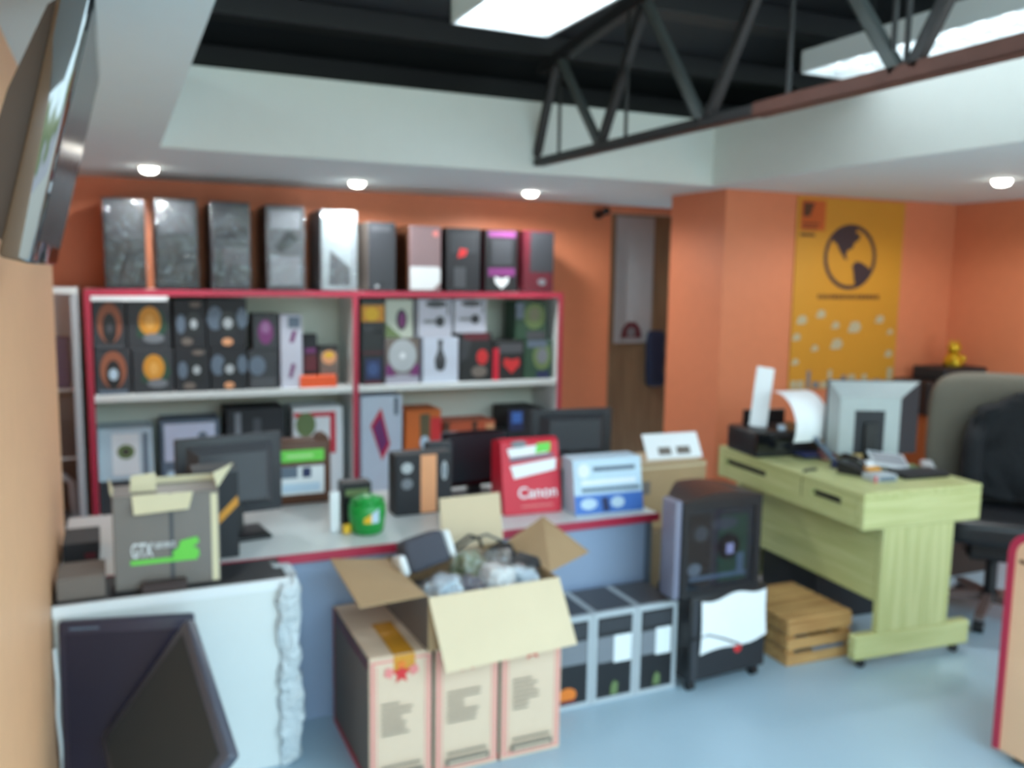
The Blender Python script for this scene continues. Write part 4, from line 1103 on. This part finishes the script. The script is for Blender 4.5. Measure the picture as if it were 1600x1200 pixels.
cp.thing('curled_paper', 'white sheet curling out of the front of the black printer', 'paper', (3.02, 3.33, 0.915), -2)
MB().tube([(0, 0, .12), (.0, -.06, .10), (.01, -.12, .05), (.02, -.17, .012), (.02, -.23, .009)], .012, 'slate', 8).thing('pale_tube', 'pale blue tube leaning from the printer down to the desk top', 'tube', (3.035, 3.215, ZD - 0.002))
MB().cyl((0, 0, 0), (0, 0, .035), .02, 'navy', 14, r2=.014).thing('blue_cap', 'small dark blue cap on the desk in front of the printer', 'cap', (2.99, 2.985, ZD))
MB().tube([(0.03, 0, .004), (.0, -.004, .006), (-.045, -.006, .004), (-.055, -.01, -.02), (-.055, -.01, -.10), (-.054, -.02, -.13)], .006, 'black', 8).thing('desk_cable', 'black cable hanging over the edge of the desk in front of the printer', 'cable', (2.835, 2.97, ZD + 0.003))
carton('pink_box', 'small dull pink box on the desk beside the monitor', 'box', 3.06, 3.13, ZD, 0.80, 3.12, .06, mat('dull_pink', (160, 104, 100), 0.6), rz=-15)

# monitor seen from behind
t = root('monitor', 'silver-backed monitor on the desk, turned away from us', 'monitor', (3.235, 3.02, ZD), -25, 'monitor on the wooden desk')
sh = MB()
o_ = [(-0.20, 0.065), (0.20, 0.03), (0.20, 0.385), (-0.20, 0.385)]
i_ = [(-0.145, 0.065), (0.10, 0.03), (0.10, 0.30), (-0.145, 0.30)]
k = MB()
# back: broad silver surround with a dark recess
sv = [(-0.20, 0.02, 0.05), (0.225, 0.02, 0.05), (0.225, 0.02, 0.385), (-0.20, 0.02, 0.385), (-0.165, -0.045, 0.05), (0.115, -0.045, 0.05), (0.115, -0.045, 0.315), (-0.165, -0.045, 0.315)]
k.add(sv, [[0, 4, 7, 3], [3, 7, 6, 2], [0, 1, 5, 4]], 'silver')
k.add(sv, [[1, 2, 6, 5]], 'charcoal')
k.add([(-0.165, -0.0455, 0.05), (-0.095, -0.0455, 0.05), (-0.095, -0.0455, 0.255), (0.045, -0.0455, 0.255), (0.045, -0.0455, 0.05), (0.115, -0.0455, 0.05), (0.115, -0.0455, 0.315), (-0.165, -0.0455, 0.315)], [[0, 1, 2, 7], [2, 3, 6, 7], [3, 4, 5, 6]], 'silver')
k.part('back_shell', t, 'silver back shell')
MB().box(-0.095, 0.045, -0.043, -0.03, 0.05, 0.255, 'black_soft', 0.002).part('recess', t, 'dark recess of the back')
MB().box(-0.205, 0.23, 0.0205, 0.045, 0.045, 0.39, 'charcoal', 0.004).part('bezel', t)
MB().box(-0.185, 0.185, 0.0446, 0.0465, 0.07, 0.37, 'screen').part('screen', t)
MB().box(-0.05, 0.01, -0.06, -0.046, 0.012, 0.2, 'black', 0.004).part('stand_neck', t)
MB().box(-0.13, 0.09, -0.13, 0.05, 0.0, 0.014, 'black', 0.005, seg=2).part('stand_foot', t)
# small things in front of the monitor
MB().lathe([(0.0005, 0.0), (0.018, 0.002), (0.028, 0.02), (0.026, 0.038), (0.012, 0.052), (0.0005, 0.055)], 'white', 20).thing('white_ball', 'small white round object at the foot of the silver-backed monitor', 'ornament', (3.055, 2.855, ZD + 0.002))
t = root('desk_phone', 'black desk telephone in front of the silver-backed monitor', 'telephone', (2.995, 2.865, ZD), 20)
MB().prism([(-0.08, 0.0), (0.06, 0.0), (0.06, 0.055), (-0.08, 0.02)], -0.055, 0.035, 'black', 'yz').part('base', t)
MB().tube([(-0.045, -0.06, 0.05), (-0.048, -0.02, 0.075), (-0.048, 0.03, 0.082), (-0.045, 0.06, 0.07)], 0.014, 'gloss_black', 10).part('handset', t)
MB().box(-0.02, 0.03, -0.06, -0.02, 0.03, 0.034, 'mid_grey', X=Matrix.Rotation(R(14), 4, 'X')).part('keypad', t)
t = MB().box(-0.09, 0.09, -0.055, 0.055, 0, 0.006, 'light_grey', 0.002).prints((-0.09, 0.09, -0.055, 0.055, 0, 0.006), [('r', .06, .2, .94, .9, 'mid_grey')], 'T')
t.thing('grey_tablet', 'flat light grey panel leaning at the right foot of the monitor', 'panel', (3.20, 2.875, ZD + 0.040), rot=(R(28), R(8), R(-20)))
carton('flat_box', 'flat pale box near the front corner of the desk', 'box', 2.925, 3.045, ZD, 0.782, 2.685, .08, 'light_grey', [('r', .0, .0, .1, 1, 'red_print'), ('r', .2, .2, .9, .8, 'slate')], rz=-6)
carton('amber_pack', 'small amber pack behind the flat pale box on the desk', 'box', 2.99, 3.06, ZD, 0.79, 2.785, .04, 'gold_print', rz=-6)
t = root('keyboard', 'black keyboard along the right side of the desk', 'keyboard', (3.215, 2.735, ZD), -6)
MB().box(-0.11, 0.13, -0.065, 0.065, 0, 0.018, 'black', 0.004).part('body', t)
k = MB()
for r0 in range(5):
    for c0 in range(14):
        k.box(-0.104 + c0 * 0.0165, -0.0895 + c0 * 0.0165, -0.056 + r0 * 0.0225, -0.037 + r0 * 0.0225, 0.0182, 0.023, 'black_soft')
k.part('keys', t)
MB().box(-0.06, 0.06, -0.035, 0.035, 0, 0.012, 'olive', 0.002).thing('green_notebook', 'small green notebook behind the black keyboard', 'notebook', (3.30, 2.86, ZD), -10)

# ------------------------------------------------------------------ amber banner on the pier
d = (-0.43, 0.43, -0.004, 0.0, 0.0, 1.145)
bn = MB().box(*d, 'bannerbg')
E_ = 0.0014
blackish = mat('banner_dark_print', (58, 46, 52), 0.5)
bn.prints(d, [('ring', .50, .70, .245, .172, .13, blackish)], 'F', E_)
bn.prints(d, [('p', [(.335, .775), (.33, .80), (.37, .835), (.43, .858), (.50, .868), (.56, .85), (.535, .83), (.585, .82), (.57, .79), (.53, .775), (.515, .745), (.47, .735), (.455, .705), (.475, .69), (.45, .685), (.415, .715), (.385, .745), (.365, .77)], blackish),
             ('p', [(.52, .655), (.555, .68), (.61, .672), (.67, .65), (.70, .63), (.665, .59), (.61, .555), (.56, .545), (.545, .58), (.535, .62)], blackish)], 'F', E_ + .0008)
rnd = random.Random(4)
x = .22
while x < .79:
    w_ = rnd.uniform(.012, .03)
    bn.prints(d, [('r', x, .478, x + w_, .502, 'brown')], 'F', E_)
    x += w_ + .008
bn.prints(d, [('r', .03, .83, .25, .985, mat('banner_red_print', (196, 92, 38), 0.5)), ('p', [(.05, .9), (.11, .9), (.15, .97), (.05, .97)], 'brown'), ('r', .05, .86, .2, .868, 'brown'), ('r', .05, .84, .18, .848, 'brown'), ('r', .03, .80, .16, .815, 'brown')], 'F', E_)
for (u, v, s_) in ((.09, .37, .05), (.26, .40, .045), (.40, .34, .04), (.58, .33, .065), (.82, .37, .045), (.42, .24, .06), (.05, .28, .04), (.22, .22, .035), (.93, .30, .03), (.93, .18, .04), (.05, .15, .035)):
    bn.prints(d, [('p', [(u - s_, v - s_ * .4), (u - s_ * .4, v - s_ * .5), (u + s_ * .6, v - s_ * .45), (u + s_, v), (u + s_ * .5, v + s_ * .45), (u - s_ * .5, v + s_ * .4)], 'banner_grey')], 'F', E_)
rnd = random.Random(9)
x = .02
while x < .97:
    w_ = rnd.uniform(.03, .07); h_ = rnd.choice((.03, .04, .05, .07, .1))
    bn.prints(d, [('r', x, 0.005, min(.99, x + w_), h_, 'banner_grey' if rnd.random() < .6 else 'mid_grey')], 'F', E_)
    x += w_ + rnd.uniform(.004, .03)
bn.thing('banner', 'tall amber wall banner with a dark globe and small pale pictures', 'banner', (4.09, 4.066, 0.95))

# ------------------------------------------------------------------ cabinet with machines and a gold figure
t = root('low_cabinet', 'orange-brown wooden cabinet against the orange wall behind the desk', 'cabinet', (4.72, 3.72, 0))
MB().box(-0.24, 0.24, 0.0, 0.33, 0.0, 0.80, 'cabinet_wood', 0.004).part('body', t)
MB().box(-0.22, 0.22, -0.014, -0.0005, 0.08, 0.76, 'cabinet_wood', 0.003).part('door', t)
t = root('black_printer', 'black office machine with a pale strip, on the orange-brown cabinet', 'printer', (4.715, 3.74, 0.801))
MB().box(-0.255, 0.245, 0.0, 0.28, 0.0, 0.205, 'black', 0.01).part('body', t)
MB().box(-0.22, 0.0, -0.012, -0.0005, 0.01, 0.06, 'ice', 0.003).part('front_strip', t, 'pale blue front strip')
MB().box(-0.12, 0.30, 0.02, 0.26, 0.0, 0.075, 'black_soft', 0.006).thing('black_tray', 'flat black box under the gold figure', 'box', (4.73, 3.74, 1.0075))
t = root('gold_figurine', 'small shiny gold seated figurine on top of the flat black box', 'figurine', (4.80, 3.86, 1.0835))
MB().lathe([(0.05, 0), (0.058, 0.012), (0.056, 0.045), (0.042, 0.075), (0.03, 0.088)], 'gold', 22).part('body', t)
MB().lathe([(0.02, 0.0885), (0.038, 0.10), (0.042, 0.12), (0.034, 0.142), (0.012, 0.155), (0.0005, 0.157)], 'gold', 22).part('head', t)
for sx in (-1, 1):
    MB().cyl((sx * .026, 0, .145), (sx * .032, 0, .172), .012, 'gold', 10, r2=.001).part('ear', t)
    MB().crumple(sx * .045 - .014, sx * .045 + .014, -.05, -.015, .02, .075, 'gold', 0.0, 1, 4, 0).part('paw', t)

# ------------------------------------------------------------------ office chair with a jacket
ch = root('office_chair', 'tan-backed office chair behind the desk with a dark jacket over it', 'chair', (3.83, 2.78, 0), -45)
# local: x along the width of the back, -y faces the desk
def pad(x0, x1, y0, y1, z0, z1, m, power=5, bend=0.0):
    b = MB().crumple(x0, x1, y0, y1, z0, z1, m, 0.0, 1, 12, 0, power=power)
    if bend:
        for v in b.v: v.y += bend * (v.x ** 2)
    return b
pad(-0.31, 0.31, 0.20, 0.33, 0.56, 1.16, 'tan', 4.5, -0.5).part('backrest', ch, 'tan upholstered backrest')
pad(-0.28, 0.28, -0.29, 0.22, 0.40, 0.53, 'black', 5).part('seat', ch)
MB().box(-0.22, 0.24, 0.21, 0.29, 0.42, 0.62, 'black', 0.02).part('back_bracket', ch)
for sx in (-1, 1):
    a = MB().tube([(sx * .26, .12, .44), (sx * .30, .12, .50), (sx * .31, .08, .66), (sx * .31, -.02, .69)], .016, 'black', 8).part('armrest', ch)
    MB().box(sx * .31 - .03, sx * .31 + .03, -.16, .13, .69, .72, 'light_grey' if sx < 0 else 'black', .012, seg=2).part('arm_pad', a)
MB().cyl((0, 0, 0.10), (0, 0, 0.43), 0.028, 'black', 14).box(-.13, .13, -.13, .13, .30, .41, 'black', 0.02).part('gas_column', ch)
bs = MB().cyl((0, 0, 0.075), (0, 0, 0.125), 0.045, 'black', 16).part('hub', ch)
for k_ in range(5):
    a = R(k_ * 72 + 254)
    dx, dy = math.cos(a), math.sin(a)
    Xl = Matrix.Rotation(a, 4, 'Z')
    MB().prism([(0.03, 0.075), (0.03, 0.12), (0.29, 0.09), (0.29, 0.065)], -0.02, 0.02, mat('brown_grey_leg', (112, 92, 88), 0.4), 'xz', Xl).part('base_leg', ch)
    MB().cyl((0.275, -0.022, 0.028), (0.275, 0.022, 0.028), 0.028, 'black', 14, X=Xl).cyl((0.275, -0.024, 0.028), (0.275, 0.024, 0.028), 0.014, 'chrome', 12, X=Xl).cyl((0.275, 0, .05), (0.275, 0, .07), .008, 'chrome', 8, X=Xl).part('caster', ch)
carton('chair_shade_block', 'low dark brown block added for the shade behind the office chair', 'box', 4.02, 4.46, 0.0, 0.44, 3.24, .3, mat('dark_brown_shade', (58, 44, 38), 0.7))  # added block: its dark colour stands in for shade behind the chair
# jacket hung over the right of the backrest
jk = root('jacket', 'dark jacket draped over the tan office chair', 'jacket', (3.83, 2.78, 0), -45)
b = MB()
pts = [(-.10, .60), (-.13, .78), (-.12, .93), (-.10, .99), (0.0, 1.03), (0.07, 1.085), (0.13, 1.09), (0.17, 1.04), (0.29, .99), (0.33, .90), (0.34, .70), (0.33, .56), (0.1, .555), (-.08, .56)]
b.prism(pts, 0.07, 0.165, 'jacket', 'xz')
bm = bmesh.new()
me0 = b.mesh('tmp'); bm.from_mesh(me0)
bmesh.ops.triangulate(bm, faces=bm.faces[:])
bmesh.ops.subdivide_edges(bm, edges=bm.edges[:], cuts=4)
for v in bm.verts:
    dd = noise.noise_vector(v.co * 9.0) * 0.025
    v.co = v.co + Vector((dd.x, dd.y * 0.8 - 0.5 * v.co.x ** 2 * 0.6, dd.z))
bmesh.ops.smooth_vert(bm, verts=bm.verts[:], factor=0.5, use_axis_x=True, use_axis_y=True, use_axis_z=True)
bm.verts.index_update()
jm = MB().add([v.co.copy() for v in bm.verts], [[v.index for v in f.verts] for f in bm.faces], 'jacket', None, True)
bm.free(); bpy.data.meshes.remove(me0)
jm.part('body', jk)
for sx, y0 in ((-.08, .10), (.30, .10)):
    sl_ = MB()
    bm_pts = [(sx, y0 + .02, .94), (sx - .03, y0 - .02, .82), (sx - .035, y0 - .03, .70), (sx - .01, y0 - .04, .60)]
    sl_.tube(bm_pts, .052, 'jacket', 12).part('sleeve', jk)

# ------------------------------------------------------------------ peach cabinet at the right edge
pc = root('peach_counter', 'peach cabinet with rounded red edging at the right', 'counter', (2.69, 0.0, 0))
yb, yf, zt, rr = 0.55, 1.885, 0.79, 0.075
arc = [(yf - rr + rr * math.cos(R(a)), zt - rr + rr * math.sin(R(a))) for a in range(0, 91, 10)]
outline = [(yb, 0.03), (yf, 0.03)] + arc + [(yb, zt)]
MB().prism(outline, 0.0, 0.018, 'peach_lam', 'yz').part('side_panel', pc)
MB().box(0.0185, 0.50, yb, yf - 0.02, 0.03, zt - 0.02, 'peach_lam').part('body', pc)
tr_ = MB()
oo = [(yf, 0.03)] + arc + [(yb, zt)]
inn = [(yf - 0.016, 0.03)] + [(yf - rr + (rr - .016) * math.cos(R(a)), zt - rr + (rr - .016) * math.sin(R(a))) for a in range(0, 91, 10)] + [(yb, zt - .016)]
n_ = len(oo)
out2 = [(yf + .008, 0.03)] + [(yf - rr + (rr + .008) * math.cos(R(a)), zt - rr + (rr + .008) * math.sin(R(a))) for a in range(0, 91, 10)] + [(yb, zt + .008)]
for i in range(n_ - 1):
    a, b_, c_, d_ = inn[i], inn[i + 1], out2[i + 1], out2[i]
    vs = []
    for x in (-0.007, 0.019):
        for p in (a, b_, c_, d_): vs.append((x, p[0], p[1]))
    tr_.add(vs, [[0, 1, 2, 3], [7, 6, 5, 4], [0, 4, 5, 1], [1, 5, 6, 2], [2, 6, 7, 3], [3, 7, 4, 0]], 'red')
tr_.part('edge_trim', pc, 'red edge trim')
MB().box(-0.002, 0.004, yf - 0.55, yf - 0.03, 0.690, 0.702, 'brown').part('drawer_gap', pc, 'dark slot')
for y in (yb + .1, yf - .06):
    MB().cyl((0.05, y, 0), (0.05, y, 0.03), 0.022, 'black', 12).part('foot', pc)
